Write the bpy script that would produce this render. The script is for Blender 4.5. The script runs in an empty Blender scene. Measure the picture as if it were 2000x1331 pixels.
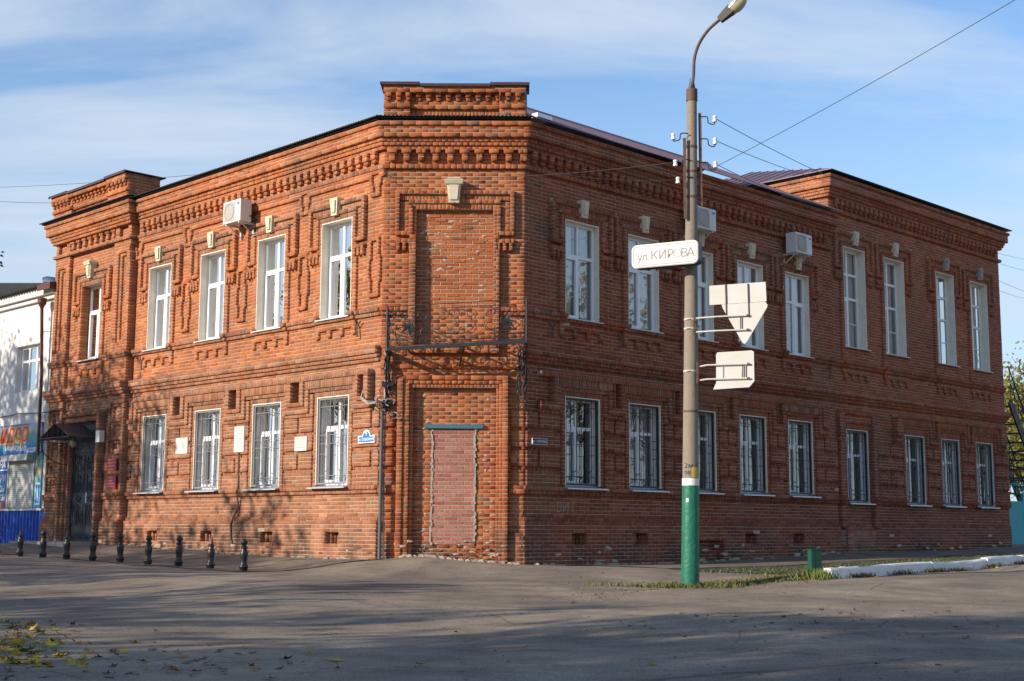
import bpy, math, random
import numpy as np
from mathutils import Vector, Matrix
random.seed(7); RNG = np.random.default_rng(7)
SC = bpy.context.scene
COL = SC.collection
R = math.radians

# ------------------------------------------------------------------ camera
cam_d = bpy.data.cameras.new('camera'); cam = bpy.data.objects.new('camera', cam_d); COL.objects.link(cam)
cam_d.sensor_width = 36.0; cam_d.lens = 2660.463 / 2000 * 36.0; cam_d.clip_end = 3000; cam_d.clip_start = 0.1
_r = Vector((0.99998163, 0.00377132, 0.00474573)); _u = Vector((-0.00418206, -0.13751564, 0.99049077)); _f = Vector((-0.00438807, 0.99049242, 0.13749734))
cam.matrix_world = Matrix(((_r.x, _u.x, -_f.x, 1.35447), (_r.y, _u.y, -_f.y, -27.95843), (_r.z, _u.z, -_f.z, 0.37), (0, 0, 0, 1)))
SC.camera = cam

# ------------------------------------------------------------------ sky, sun, exposure
SUN_AZ, SUN_EL = 59.0, 20.0            # degrees left of the direction behind the camera, height
S = Vector((-math.sin(R(SUN_AZ)) * math.cos(R(SUN_EL)), -math.cos(R(SUN_AZ)) * math.cos(R(SUN_EL)), math.sin(R(SUN_EL))))
world = bpy.data.worlds.new('World'); SC.world = world; world.use_nodes = True
nt = world.node_tree; nt.nodes.clear()
def N(t, ty, **kw):
    n = t.nodes.new(ty)
    for k, v in kw.items():
        if k == 'inp':
            for kk, vv in v.items(): n.inputs[kk].default_value = vv
        else: setattr(n, k, v)
    return n
out = N(nt, 'ShaderNodeOutputWorld'); bg = N(nt, 'ShaderNodeBackground', inp={'Strength': 0.085})
sky = N(nt, 'ShaderNodeTexSky', sky_type='NISHITA', sun_disc=False, sun_elevation=R(SUN_EL), sun_rotation=math.atan2(S.x, S.y), altitude=150, air_density=1.0, dust_density=0.1, ozone_density=1.5)
tc = N(nt, 'ShaderNodeTexCoord'); sep = N(nt, 'ShaderNodeSeparateXYZ')
nt.links.new(tc.outputs['Generated'], sep.inputs[0])
zz = N(nt, 'ShaderNodeMath', operation='ADD', inp={1: 0.22}); nt.links.new(sep.outputs[2], zz.inputs[0])
zm = N(nt, 'ShaderNodeMath', operation='MAXIMUM', inp={1: 0.08}); nt.links.new(zz.outputs[0], zm.inputs[0])
dx = N(nt, 'ShaderNodeMath', operation='DIVIDE'); dy = N(nt, 'ShaderNodeMath', operation='DIVIDE')
for i, d in ((0, dx), (1, dy)):
    nt.links.new(sep.outputs[i], d.inputs[0]); nt.links.new(zm.outputs[0], d.inputs[1])
cb = N(nt, 'ShaderNodeCombineXYZ'); nt.links.new(dx.outputs[0], cb.inputs[0]); nt.links.new(dy.outputs[0], cb.inputs[1])
mp = N(nt, 'ShaderNodeMapping'); mp.inputs['Scale'].default_value = (0.9, 2.6, 1); mp.inputs['Rotation'].default_value = (0, 0, R(24)); mp.inputs['Location'].default_value = (1.7, 0.4, 0)
nt.links.new(cb.outputs[0], mp.inputs[0])
n1 = N(nt, 'ShaderNodeTexNoise', inp={'Scale': 1.1, 'Detail': 7.0, 'Roughness': 0.55, 'Distortion': 0.5}); nt.links.new(mp.outputs[0], n1.inputs['Vector'])
cr = N(nt, 'ShaderNodeValToRGB'); nt.links.new(n1.outputs['Fac'], cr.inputs[0])
cr.color_ramp.elements[0].position = 0.40; cr.color_ramp.elements[0].color = (0.0, 0.0, 0.0, 1)
cr.color_ramp.elements[1].position = 0.64; cr.color_ramp.elements[1].color = (0.8, 0.8, 0.8, 1)
ch = N(nt, 'ShaderNodeMapRange', inp={1: 0.38, 2: 0.70, 3: 1.0, 4: 0.12}, interpolation_type='SMOOTHSTEP'); nt.links.new(sep.outputs[2], ch.inputs[0])
cm = N(nt, 'ShaderNodeMath', operation='MULTIPLY'); nt.links.new(cr.outputs[0], cm.inputs[0]); nt.links.new(ch.outputs[0], cm.inputs[1])
mx = N(nt, 'ShaderNodeMix', data_type='RGBA'); nt.links.new(cm.outputs[0], mx.inputs[0])
sg = N(nt, 'ShaderNodeMix', data_type='RGBA', blend_type='MULTIPLY', inp={0: 1.0}); nt.links.new(sky.outputs[0], sg.inputs[6]); sg.inputs[7].default_value = (1.3, 1.62, 1.9, 1)
nt.links.new(sg.outputs[2], mx.inputs[6]); mx.inputs[7].default_value = (6.8, 7.5, 8.3, 1)
hz = N(nt, 'ShaderNodeMapRange', inp={1: 0.0, 2: 0.42, 3: 0.85, 4: 0.0}, interpolation_type='SMOOTHSTEP'); nt.links.new(sep.outputs[2], hz.inputs[0])
hm = N(nt, 'ShaderNodeMix', data_type='RGBA'); nt.links.new(hz.outputs[0], hm.inputs[0]); nt.links.new(mx.outputs[2], hm.inputs[6]); hm.inputs[7].default_value = (5.3, 6.4, 7.7, 1)
nt.links.new(hm.outputs[2], bg.inputs[0]); nt.links.new(bg.outputs[0], out.inputs[0])
sl = bpy.data.lights.new('sun', 'SUN'); sl.energy = 5.0; sl.angle = R(0.53); sl.color = (1.0, 0.87, 0.70)
so = bpy.data.objects.new('sun', sl); COL.objects.link(so); so.rotation_euler = (-S).to_track_quat('-Z', 'Y').to_euler()
SC.view_settings.view_transform = 'Standard'; SC.view_settings.look = 'None'; SC.view_settings.gamma = 1; SC.view_settings.exposure = 0.38
SC.view_settings.use_curve_mapping = False

# ------------------------------------------------------------------ materials
def mat(name, col, rough=0.8, metal=0.0, noise=0.0, nscale=8.0, bump=0.0, bscale=40.0, attr=None, spec=0.3, col2=None, dist=1.0):
    m = bpy.data.materials.new(name); m.use_nodes = True; t = m.node_tree; b = t.nodes['Principled BSDF']
    b.inputs['Roughness'].default_value = rough; b.inputs['Metallic'].default_value = metal
    b.inputs['Specular IOR Level'].default_value = spec
    b.inputs['Base Color'].default_value = (*col, 1)
    g = N(t, 'ShaderNodeNewGeometry')
    src = None
    if attr:
        a = N(t, 'ShaderNodeAttribute', attribute_name=attr); src = a.outputs['Color']
    if noise or col2:
        nz = N(t, 'ShaderNodeTexNoise', inp={'Scale': nscale, 'Detail': 6.0, 'Roughness': 0.6}); t.links.new(g.outputs['Position'], nz.inputs['Vector'])
        if col2:
            r = N(t, 'ShaderNodeValToRGB'); t.links.new(nz.outputs['Fac'], r.inputs[0]); r.color_ramp.elements[0].position = .38; r.color_ramp.elements[1].position = .66
            x = N(t, 'ShaderNodeMix', data_type='RGBA'); t.links.new(r.outputs[0], x.inputs[0])
            if src: t.links.new(src, x.inputs[6])
            else: x.inputs[6].default_value = (*col, 1)
            x.inputs[7].default_value = (*col2, 1); src = x.outputs[2]
        if noise:
            r = N(t, 'ShaderNodeMapRange', inp={1: 0.25, 2: 0.75, 3: 1 - noise, 4: 1 + noise}); t.links.new(nz.outputs['Fac'], r.inputs[0])
            x = N(t, 'ShaderNodeMix', data_type='RGBA', blend_type='MULTIPLY', inp={0: 1.0})
            if src: t.links.new(src, x.inputs[6])
            else: x.inputs[6].default_value = (*col, 1)
            t.links.new(r.outputs[0], x.inputs[7]); src = x.outputs[2]
    if src: t.links.new(src, b.inputs['Base Color'])
    if bump:
        bz = N(t, 'ShaderNodeTexNoise', inp={'Scale': bscale, 'Detail': 5.0}); t.links.new(g.outputs['Position'], bz.inputs['Vector'])
        bp = N(t, 'ShaderNodeBump', inp={'Strength': bump, 'Distance': 0.01 * dist}); t.links.new(bz.outputs['Fac'], bp.inputs['Height']); t.links.new(bp.outputs[0], b.inputs['Normal'])
    return m

def brick_material():
    m = bpy.data.materials.new('fired brick'); m.use_nodes = True; t = m.node_tree; b = t.nodes['Principled BSDF']
    b.inputs['Roughness'].default_value = .9; b.inputs['Specular IOR Level'].default_value = .2
    g = N(t, 'ShaderNodeNewGeometry'); a = N(t, 'ShaderNodeAttribute', attribute_name='bc')
    def mul(src, fac):
        x = N(t, 'ShaderNodeMix', data_type='RGBA', blend_type='MULTIPLY', inp={0: 1.0}); t.links.new(src, x.inputs[6]); t.links.new(fac, x.inputs[7]); return x.outputs[2]
    def noise(scale, detail, lo, hi, vlo, vhi):
        nz = N(t, 'ShaderNodeTexNoise', inp={'Scale': scale, 'Detail': detail, 'Roughness': .6}); t.links.new(g.outputs['Position'], nz.inputs['Vector'])
        r = N(t, 'ShaderNodeMapRange', inp={1: lo, 2: hi, 3: vlo, 4: vhi}); t.links.new(nz.outputs['Fac'], r.inputs[0]); return r.outputs[0]
    c = mul(a.outputs['Color'], noise(28, 4, .3, .7, .78, 1.16))
    c = mul(c, noise(0.55, 5, .3, .7, .80, 1.12))
    # lime bloom and dust smears
    x = N(t, 'ShaderNodeMix', data_type='RGBA'); t.links.new(noise(3.1, 8, .62, .82, 0, .30), x.inputs[0]); t.links.new(c, x.inputs[6]); x.inputs[7].default_value = (.40, .27, .19, 1)
    # brown weathering in large drifts, streaked downwards by rain
    mpg = N(t, 'ShaderNodeMapping'); mpg.inputs['Scale'].default_value = (1.0, 1.0, .45); t.links.new(g.outputs['Position'], mpg.inputs[0])
    nb = N(t, 'ShaderNodeTexNoise', inp={'Scale': .85, 'Detail': 8.0, 'Roughness': .65}); t.links.new(mpg.outputs[0], nb.inputs['Vector'])
    rb = N(t, 'ShaderNodeMapRange', inp={1: .46, 2: .66, 3: 0, 4: .55}); t.links.new(nb.outputs['Fac'], rb.inputs[0])
    x2 = N(t, 'ShaderNodeMix', data_type='RGBA'); t.links.new(rb.outputs[0], x2.inputs[0]); t.links.new(x.outputs[2], x2.inputs[6]); x2.inputs[7].default_value = (.215, .108, .066, 1); x = x2
    # soot in patches
    y = N(t, 'ShaderNodeMix', data_type='RGBA'); t.links.new(noise(1.3, 8, .57, .74, 0, .65), y.inputs[0]); t.links.new(x.outputs[2], y.inputs[6]); y.inputs[7].default_value = (.085, .052, .04, 1)
    # damp, sooty patches and salt bloom on the lowest courses
    sp = N(t, 'ShaderNodeSeparateXYZ'); t.links.new(g.outputs['Position'], sp.inputs[0])
    lo = N(t, 'ShaderNodeMapRange', inp={1: .75, 2: -.05, 3: 0, 4: 1}); t.links.new(sp.outputs[2], lo.inputs[0])
    pm = N(t, 'ShaderNodeMath', operation='MULTIPLY'); t.links.new(lo.outputs[0], pm.inputs[0]); t.links.new(noise(.9, 7, .44, .60, 0, .8), pm.inputs[1])
    w2 = N(t, 'ShaderNodeMix', data_type='RGBA'); t.links.new(pm.outputs[0], w2.inputs[0]); t.links.new(y.outputs[2], w2.inputs[6]); w2.inputs[7].default_value = (.07, .045, .035, 1)
    t.links.new(w2.outputs[2], b.inputs['Base Color'])
    bz = N(t, 'ShaderNodeTexNoise', inp={'Scale': 60, 'Detail': 5.0}); t.links.new(g.outputs['Position'], bz.inputs['Vector'])
    bp = N(t, 'ShaderNodeBump', inp={'Strength': .6, 'Distance': .006}); t.links.new(bz.outputs['Fac'], bp.inputs['Height']); t.links.new(bp.outputs[0], b.inputs['Normal'])
    return m

M = {}
M['brick'] = brick_material()
M['mortar'] = mat('lime mortar', (.48, .365, .265), .95, noise=.25, nscale=2.0, bump=.5, bscale=90, col2=(.36, .27, .20))
M['cement'] = mat('grey cement', (.36, .33, .29), .95, noise=.2, nscale=9, bump=.5)
M['cream'] = mat('cream plaster', (.74, .69, .58), .9, noise=.10, nscale=5, bump=.25)
M['stone'] = mat('cream keystone', (.60, .54, .40), .9, noise=.15, nscale=12, bump=.3)
M['pvc'] = mat('white window frame', (.80, .81, .83), .4, noise=.03)
M['curtain'] = mat('white curtain', (.80, .80, .79), .9, noise=.06, nscale=3)
M['blind'] = mat('grey green blind', (.36, .41, .37), .9)
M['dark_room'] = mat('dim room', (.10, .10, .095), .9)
M['iron'] = mat('dark iron', (.025, .026, .03), .5, spec=.4, noise=.2)
M['grey_iron'] = mat('grey painted grille', (.20, .205, .215), .5)
M['zinc'] = mat('zinc sill', (.60, .63, .68), .38, metal=.55, noise=.08)
M['roof'] = mat('maroon sheet roof', (.20, .125, .15), .42, metal=.35, noise=.12, nscale=3)
M['roof_dark'] = mat('dark roof edge', (.045, .038, .04), .55, noise=.2)
M['flash'] = mat('dark parapet flashing', (.085, .05, .05), .4, metal=.3, noise=.2)
M['white_paint'] = mat('whitewash', (.66, .655, .64), .85, noise=.10, nscale=2, bump=.2, col2=(.58, .56, .53))
M['kerb_white'] = mat('whitewashed kerb', (.80, .80, .82), .85, noise=.08, nscale=5, bump=.5, bscale=30, col2=(.64, .63, .62))
M['concrete'] = mat('pole concrete', (.29, .25, .20), .9, noise=.38, nscale=7, bump=.9, bscale=45, col2=(.17, .145, .12))
M['green_paint'] = mat('green pole paint', (.016, .14, .085), .42, noise=.22, nscale=6, bump=1.0, bscale=16, dist=1.4)
M['white_band'] = mat('white band paint', (.70, .70, .68), .6, noise=.08)
M['rust'] = mat('rusty steel', (.12, .07, .055), .7, noise=.3, nscale=14)
M['lamp_body'] = mat('lamp housing', (.05, .045, .045), .5)
M['lamp_metal'] = mat('lamp reflector housing', (.55, .56, .57), .35, metal=.5)
M['lamp_glass'] = mat('yellowed lamp bowl', (.42, .38, .24), .15, spec=.6)
M['porcelain'] = mat('white insulator', (.78, .78, .76), .25, spec=.5)
M['sign_white'] = mat('white sign', (.62, .605, .57), .5, noise=.04)
M['sign_back'] = mat('sign back', (.51, .515, .51), .5, noise=.10, nscale=3, col2=(.44, .425, .39))
M['sign_blue_side'] = mat('dark blue box', (.035, .04, .085), .45)
M['letter_grey'] = mat('faded letters', (.27, .255, .25), .7)
M['letter_ghost'] = mat('worn letters', (.44, .425, .40), .7)
M['blue_sign'] = mat('blue enamel', (.03, .16, .46), .4)
M['navy_sign'] = mat('navy enamel', (.012, .014, .04), .4)
M['white_letter'] = mat('white lettering', (.80, .80, .80), .6)
M['red_plaque'] = mat('red plaque', (.28, .022, .035), .35)
M['plaque_line'] = mat('plaque lettering', (.55, .25, .20), .6)
M['marble'] = mat('white marble plaque', (.60, .585, .55), .4, noise=.06)
M['plaque_grey'] = mat('engraved lines', (.42, .40, .37), .7)
M['ac_white'] = mat('air conditioner white', (.64, .63, .60), .5)
M['ac_grille'] = mat('air conditioner grille', (.36, .35, .32), .6)
M['cable'] = mat('black cable', (.02, .02, .022), .5)
M['cable_light'] = mat('grey cable', (.42, .40, .38), .6)
M['pipe'] = mat('grey conduit', (.10, .105, .115), .45)
M['asphalt_black'] = M['iron']
M['blue_metal'] = mat('blue corrugated sheet', (.012, .065, .38), .45, noise=.12, nscale=2)
M['brown_pipe'] = mat('brown downpipe', (.10, .035, .025), .4, noise=.1)
M['shutter'] = mat('roller shutter', (.40, .39, .36), .5, metal=.2)
M['slate'] = mat('old grey roof', (.045, .045, .04), .9, noise=.3, nscale=3)
M['vent_blue'] = mat('galvanised vent', (.16, .22, .30), .4, metal=.6)
M['door_paint'] = mat('dark grey door', (.040, .042, .055), .45, noise=.1)
M['canopy_metal'] = mat('canopy sheet', (.06, .05, .048), .45, noise=.2)
M['lintel_blue'] = mat('blue painted lintel', (.055, .145, .20), .5, noise=.15, nscale=20)
M['turquoise'] = mat('turquoise gate', (.03, .36, .40), .5, noise=.06)
M['bollard'] = mat('black bollard paint', (.016, .017, .018), .38, spec=.5, bump=.3, bscale=30)
M['leaf_yellow'] = mat('autumn leaves', (.4, .3, .05), .7, attr='bc', noise=.2, nscale=30)
M['foliage'] = mat('tree foliage', (.08, .11, .02), .7, attr='bc')
def _translucent(m, f):
    t = m.node_tree; b = t.nodes['Principled BSDF']; o = [n for n in t.nodes if n.type == 'OUTPUT_MATERIAL'][0]; src = b.inputs['Base Color'].links[0].from_socket
    tl = N(t, 'ShaderNodeBsdfTranslucent'); t.links.new(src, tl.inputs[0]); x = N(t, 'ShaderNodeMixShader', inp={0: f}); t.links.new(b.outputs[0], x.inputs[1]); t.links.new(tl.outputs[0], x.inputs[2]); t.links.new(x.outputs[0], o.inputs['Surface'])
_translucent(M['foliage'], .45)
M['bark'] = mat('bark', (.09, .07, .055), .95, noise=.3, nscale=10, bump=.8)
M['grass'] = mat('grass', (.09, .13, .03), .8, attr='bc')
M['box_green'] = mat('dark green box', (.012, .075, .05), .5)
M['step'] = mat('concrete step', (.34, .31, .27), .9, noise=.15)
M['yellow_note'] = mat('yellow notice', (.50, .36, .05), .8, noise=.1, nscale=30)
M['black_ink'] = mat('black ink', (.02, .018, .02), .9)
M['chalk'] = mat('chalk graffiti', (.34, .22, .19), .95)
M['dirt'] = mat('crumbled brick dirt', (.13, .075, .052), .95, noise=.3, nscale=14, bump=.8)
M['dark_hole'] = mat('vent hole', (.012, .011, .01), 1.0)
M['sticker_white'] = mat('paper scrap', (.68, .66, .62), .8)

def glass_material():
    m = bpy.data.materials.new('window glass'); m.use_nodes = True; t = m.node_tree; t.nodes.clear()
    o = N(t, 'ShaderNodeOutputMaterial'); lw = N(t, 'ShaderNodeFresnel', inp={'IOR': 1.52})
    mr = N(t, 'ShaderNodeMapRange', inp={1: 0.0, 2: 1.0, 3: 0.25, 4: 1.0}); t.links.new(lw.outputs[0], mr.inputs[0])
    tr = N(t, 'ShaderNodeBsdfTransparent', inp={0: (.93, .955, .95, 1)}); gl = N(t, 'ShaderNodeBsdfGlossy', inp={'Roughness': .01})
    ge = N(t, 'ShaderNodeNewGeometry'); nz = N(t, 'ShaderNodeTexNoise', inp={'Scale': 1.6, 'Detail': 2.0}); t.links.new(ge.outputs['Position'], nz.inputs['Vector'])
    bp = N(t, 'ShaderNodeBump', inp={'Strength': .12, 'Distance': .02}); t.links.new(nz.outputs['Fac'], bp.inputs['Height']); t.links.new(bp.outputs[0], gl.inputs['Normal'])
    x = N(t, 'ShaderNodeMixShader'); t.links.new(mr.outputs[0], x.inputs[0]); t.links.new(tr.outputs[0], x.inputs[1]); t.links.new(gl.outputs[0], x.inputs[2]); t.links.new(x.outputs[0], o.inputs[0])
    return m
M['glass'] = glass_material()

# ------------------------------------------------------------------ object helpers
def tag(o, label=None, cat=None, group=None, kind=None):
    if label: o['label'] = label
    if cat: o['category'] = cat
    if group: o['group'] = group
    if kind: o['kind'] = kind
    return o
def empty(name, loc=(0, 0, 0), **kw):
    o = bpy.data.objects.new(name, None); o.empty_display_size = .2; COL.objects.link(o); o.location = loc
    return tag(o, **kw)
def link(name, me, parent=None, **kw):
    o = bpy.data.objects.new(name, me); COL.objects.link(o)
    if parent is not None:
        o.parent = parent
        if parent.type == 'EMPTY': o.matrix_parent_inverse = Matrix.Translation(parent.location).inverted()
    return tag(o, **kw)

class MB:
    """collects world-space geometry, builds one mesh object"""
    def __init__(s): s.v = []; s.f = []; s.mi = []; s.mats = []; s.col = []
    def _m(s, m):
        if m not in s.mats: s.mats.append(m)
        return s.mats.index(m)
    def poly(s, pts, faces, m, col=None):
        b = len(s.v); s.v += [tuple(p) for p in pts]; k = s._m(m)
        for f in faces: s.f.append([b + i for i in f]); s.mi.append(k)
        if col is not None: s.col += [col] * len(pts)
    def hexa(s, p, m):   # p: 8 corners, bottom ring 0-3, top ring 4-7
        s.poly(p, [(0, 3, 2, 1), (4, 5, 6, 7), (0, 1, 5, 4), (1, 2, 6, 5), (2, 3, 7, 6), (3, 0, 4, 7)], m)
    def box(s, x0, x1, y0, y1, z0, z1, m):
        s.hexa([(x0, y0, z0), (x1, y0, z0), (x1, y1, z0), (x0, y1, z0), (x0, y0, z1), (x1, y0, z1), (x1, y1, z1), (x0, y1, z1)], m)
    def fbox(s, F, u0, u1, z0, z1, d0, d1, m):
        P = F.P
        s.hexa([P(u0, z0, d1), P(u1, z0, d1), P(u1, z0, d0), P(u0, z0, d0), P(u0, z1, d1), P(u1, z1, d1), P(u1, z1, d0), P(u0, z1, d0)], m)
    def tube(s, pts, r, m, seg=6, cap=True):
        pts = [Vector(p) for p in pts]; rs = r if isinstance(r, (list, tuple)) else [r] * len(pts)
        rings = []; up = None
        for i, p in enumerate(pts):
            a = pts[max(i - 1, 0)]; b = pts[min(i + 1, len(pts) - 1)]; t = (b - a).normalized() if (b - a).length > 1e-9 else Vector((0, 0, 1))
            if up is None: up = t.orthogonal().normalized()
            else:
                up = (up - t * up.dot(t)); up = up.normalized() if up.length > 1e-6 else t.orthogonal().normalized()
            w = t.cross(up); rings.append([p + (up * math.cos(2 * math.pi * k / seg) + w * math.sin(2 * math.pi * k / seg)) * rs[i] for k in range(seg)])
        V = [q for g in rings for q in g]; Fc = []
        for i in range(len(rings) - 1):
            for k in range(seg):
                k2 = (k + 1) % seg; Fc.append((i * seg + k, i * seg + k2, (i + 1) * seg + k2, (i + 1) * seg + k))
        if cap: Fc += [tuple(range(seg))[::-1], tuple((len(rings) - 1) * seg + k for k in range(seg))]
        s.poly(V, Fc, m)
    def lathe(s, prof, c, m, seg=20, axis=None):
        c = Vector(c); V = []; Fc = []
        for r, z in prof:
            for k in range(seg):
                a = 2 * math.pi * k / seg; V.append(c + Vector((r * math.cos(a), r * math.sin(a), z)))
        for i in range(len(prof) - 1):
            for k in range(seg):
                k2 = (k + 1) % seg; Fc.append((i * seg + k, i * seg + k2, (i + 1) * seg + k2, (i + 1) * seg + k))
        Fc += [tuple(range(seg))[::-1], tuple((len(prof) - 1) * seg + k for k in range(seg))]
        s.poly(V, Fc, m)
    def build(s, name, parent=None, smooth=False, **kw):
        me = bpy.data.meshes.new(name); me.from_pydata(s.v, [], s.f)
        for m in s.mats: me.materials.append(M[m] if isinstance(m, str) else m)
        me.polygons.foreach_set('material_index', s.mi)
        if smooth: me.polygons.foreach_set('use_smooth', [True] * len(s.f))
        if s.col:
            a = me.attributes.new('bc', 'FLOAT_COLOR', 'POINT'); a.data.foreach_set('color', np.array(s.col, dtype=np.float32).ravel())
        me.update()
        if smooth:
            try: me.set_sharp_from_angle(angle=R(40))
            except Exception: pass
        return link(name, me, parent, **kw)

class Face:
    def __init__(s, P0, t, n): s.P0 = Vector(P0); s.t = Vector(t); s.n = Vector(n); s.flip = s.t.cross(Vector((0, 0, 1))).dot(s.n) < 0
    def P(s, u, z, d=0.0): return s.P0 + s.t * u + s.n * d + Vector((0, 0, z))
W = 2.95; aL, aR = 0.78597, 0.78465
FL = Face((-W / 2, 0, 0), (-math.cos(aL), math.sin(aL), 0), (-math.sin(aL), -math.cos(aL), 0))
FR = Face((W / 2, 0, 0), (math.cos(aR), math.sin(aR), 0), (math.sin(aR), -math.cos(aR), 0))
FC = Face((-W / 2, 0, 0), (1, 0, 0), (0, -1, 0))
C0, CH = -0.02, 0.08
def zn(n): return C0 + CH * n

# ------------------------------------------------------------------ ground heights
GP = []
def g(x, y, z): GP.append((x, y, z))
for F, pts in ((FL, ((0, -.26), (2.3, -.25), (4.5, -.23), (7, -.14), (9.8, -.07), (14, -.06), (17.5, -.13), (24, -.1))), (FR, ((0, -.34), (1.2, -.37), (3, -.38), (5, -.38), (7.5, -.33), (10, -.27), (11.9, -.22), (14, -.21), (16, -.19), (21, -.12), (30, 0)))):
    for u, z in pts: p = F.P(u, 0); g(p.x, p.y, z)
g(-.7, 0, -.15); g(.6, 0, -.27)
for p in ((-10.8, 4.46, -.29), (-9.46, 3.44, -.32), (-7.95, 2.24, -.36), (-6.38, .92, -.41), (-4.74, -.56, -.44), (-3.92, -1.36, -.46), (4.17, -5.46, -.55), (7.22, -3.76, -.43), (9.28, -1.66, -.39), (11.97, 1.04, -.29), (16, 5, -.2), (6.96, -1.96, -.38), (0, -4, -.5), (2, -9, -.62), (-6, -8, -.6), (8, -9, -.6),
          (0, -14, -.72), (-8, -14, -.7), (9, -14, -.7), (0, -20, -.72), (-12, -3, -.5), (14, -6, -.5), (0, -30, -.73), (-20, -20, -.7), (20, -20, -.7), (-40, 0, -.6), (40, 0, -.5), (0, -60, -.7), (-25, 10, -.3), (30, 15, -.2), (-60, -40, -.7), (60, -40, -.7)): g(*p)
_gp = np.array(GP)
def ground_z(x, y):
    x = np.asarray(x, float); y = np.asarray(y, float)
    d2 = (x[..., None] - _gp[:, 0]) ** 2 + (y[..., None] - _gp[:, 1]) ** 2 + .25
    w = d2 ** -1.6
    return (w * _gp[:, 2]).sum(-1) / w.sum(-1)
def gz(x, y): return float(ground_z(np.array([x]), np.array([y]))[0])

# ------------------------------------------------------------------ brickwork engine
BR = {}      # key -> list of bricks (F,u0,u1,z0,z1,db,df,pal)
MO = {}      # key -> list of mortar boxes
IND = []     # individually built bricks
PAL = {
 'std': [((.40, .145, .062), 34), ((.365, .122, .050), 34), ((.325, .100, .042), 18), ((.43, .17, .080), 12), ((.24, .095, .05), 2), ((.31, .155, .095), 3)],
 'low': [((.36, .155, .088), 34), ((.33, .135, .072), 34), ((.285, .105, .055), 18), ((.39, .19, .115), 9), ((.22, .10, .06), 3), ((.30, .17, .115), 4)],
 'chip': [((.40, .12, .042), 35), ((.35, .098, .038), 28), ((.42, .15, .06), 20), ((.30, .085, .038), 10), ((.26, .13, .085), 4)],
 'pink': [((.40, .17, .125), 40), ((.37, .14, .10), 25), ((.43, .22, .17), 20), ((.32, .11, .085), 15)],
 'red': [((.32, .098, .052), 36), ((.285, .082, .043), 30), ((.25, .069, .038), 20), ((.35, .122, .066), 10), ((.19, .07, .045), 3)],  # right wall brick: its shade is put into darker, redder tones
 'redlow': [((.29, .098, .058), 36), ((.26, .082, .048), 30), ((.23, .070, .042), 20), ((.32, .125, .076), 10), ((.18, .072, .05), 4)],  # lower courses of that side, tones likewise darkened for the shade
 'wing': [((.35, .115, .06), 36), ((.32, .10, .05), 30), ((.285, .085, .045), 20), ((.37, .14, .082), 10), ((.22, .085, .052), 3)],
 'band': [((.30, .13, .08), 30), ((.26, .10, .06), 30), ((.21, .083, .055), 16), ((.33, .17, .115), 10), ((.14, .08, .06), 8)],
}
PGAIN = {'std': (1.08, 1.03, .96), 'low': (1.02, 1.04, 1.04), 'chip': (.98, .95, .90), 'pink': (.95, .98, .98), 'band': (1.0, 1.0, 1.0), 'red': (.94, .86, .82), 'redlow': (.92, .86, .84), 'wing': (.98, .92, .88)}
PALC = {k: (np.array([[c[i] * PGAIN[k][i] for i in range(3)] for c, w in v]), np.cumsum([w for c, w in v]) / sum(w for c, w in v)) for k, v in PAL.items()}

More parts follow.
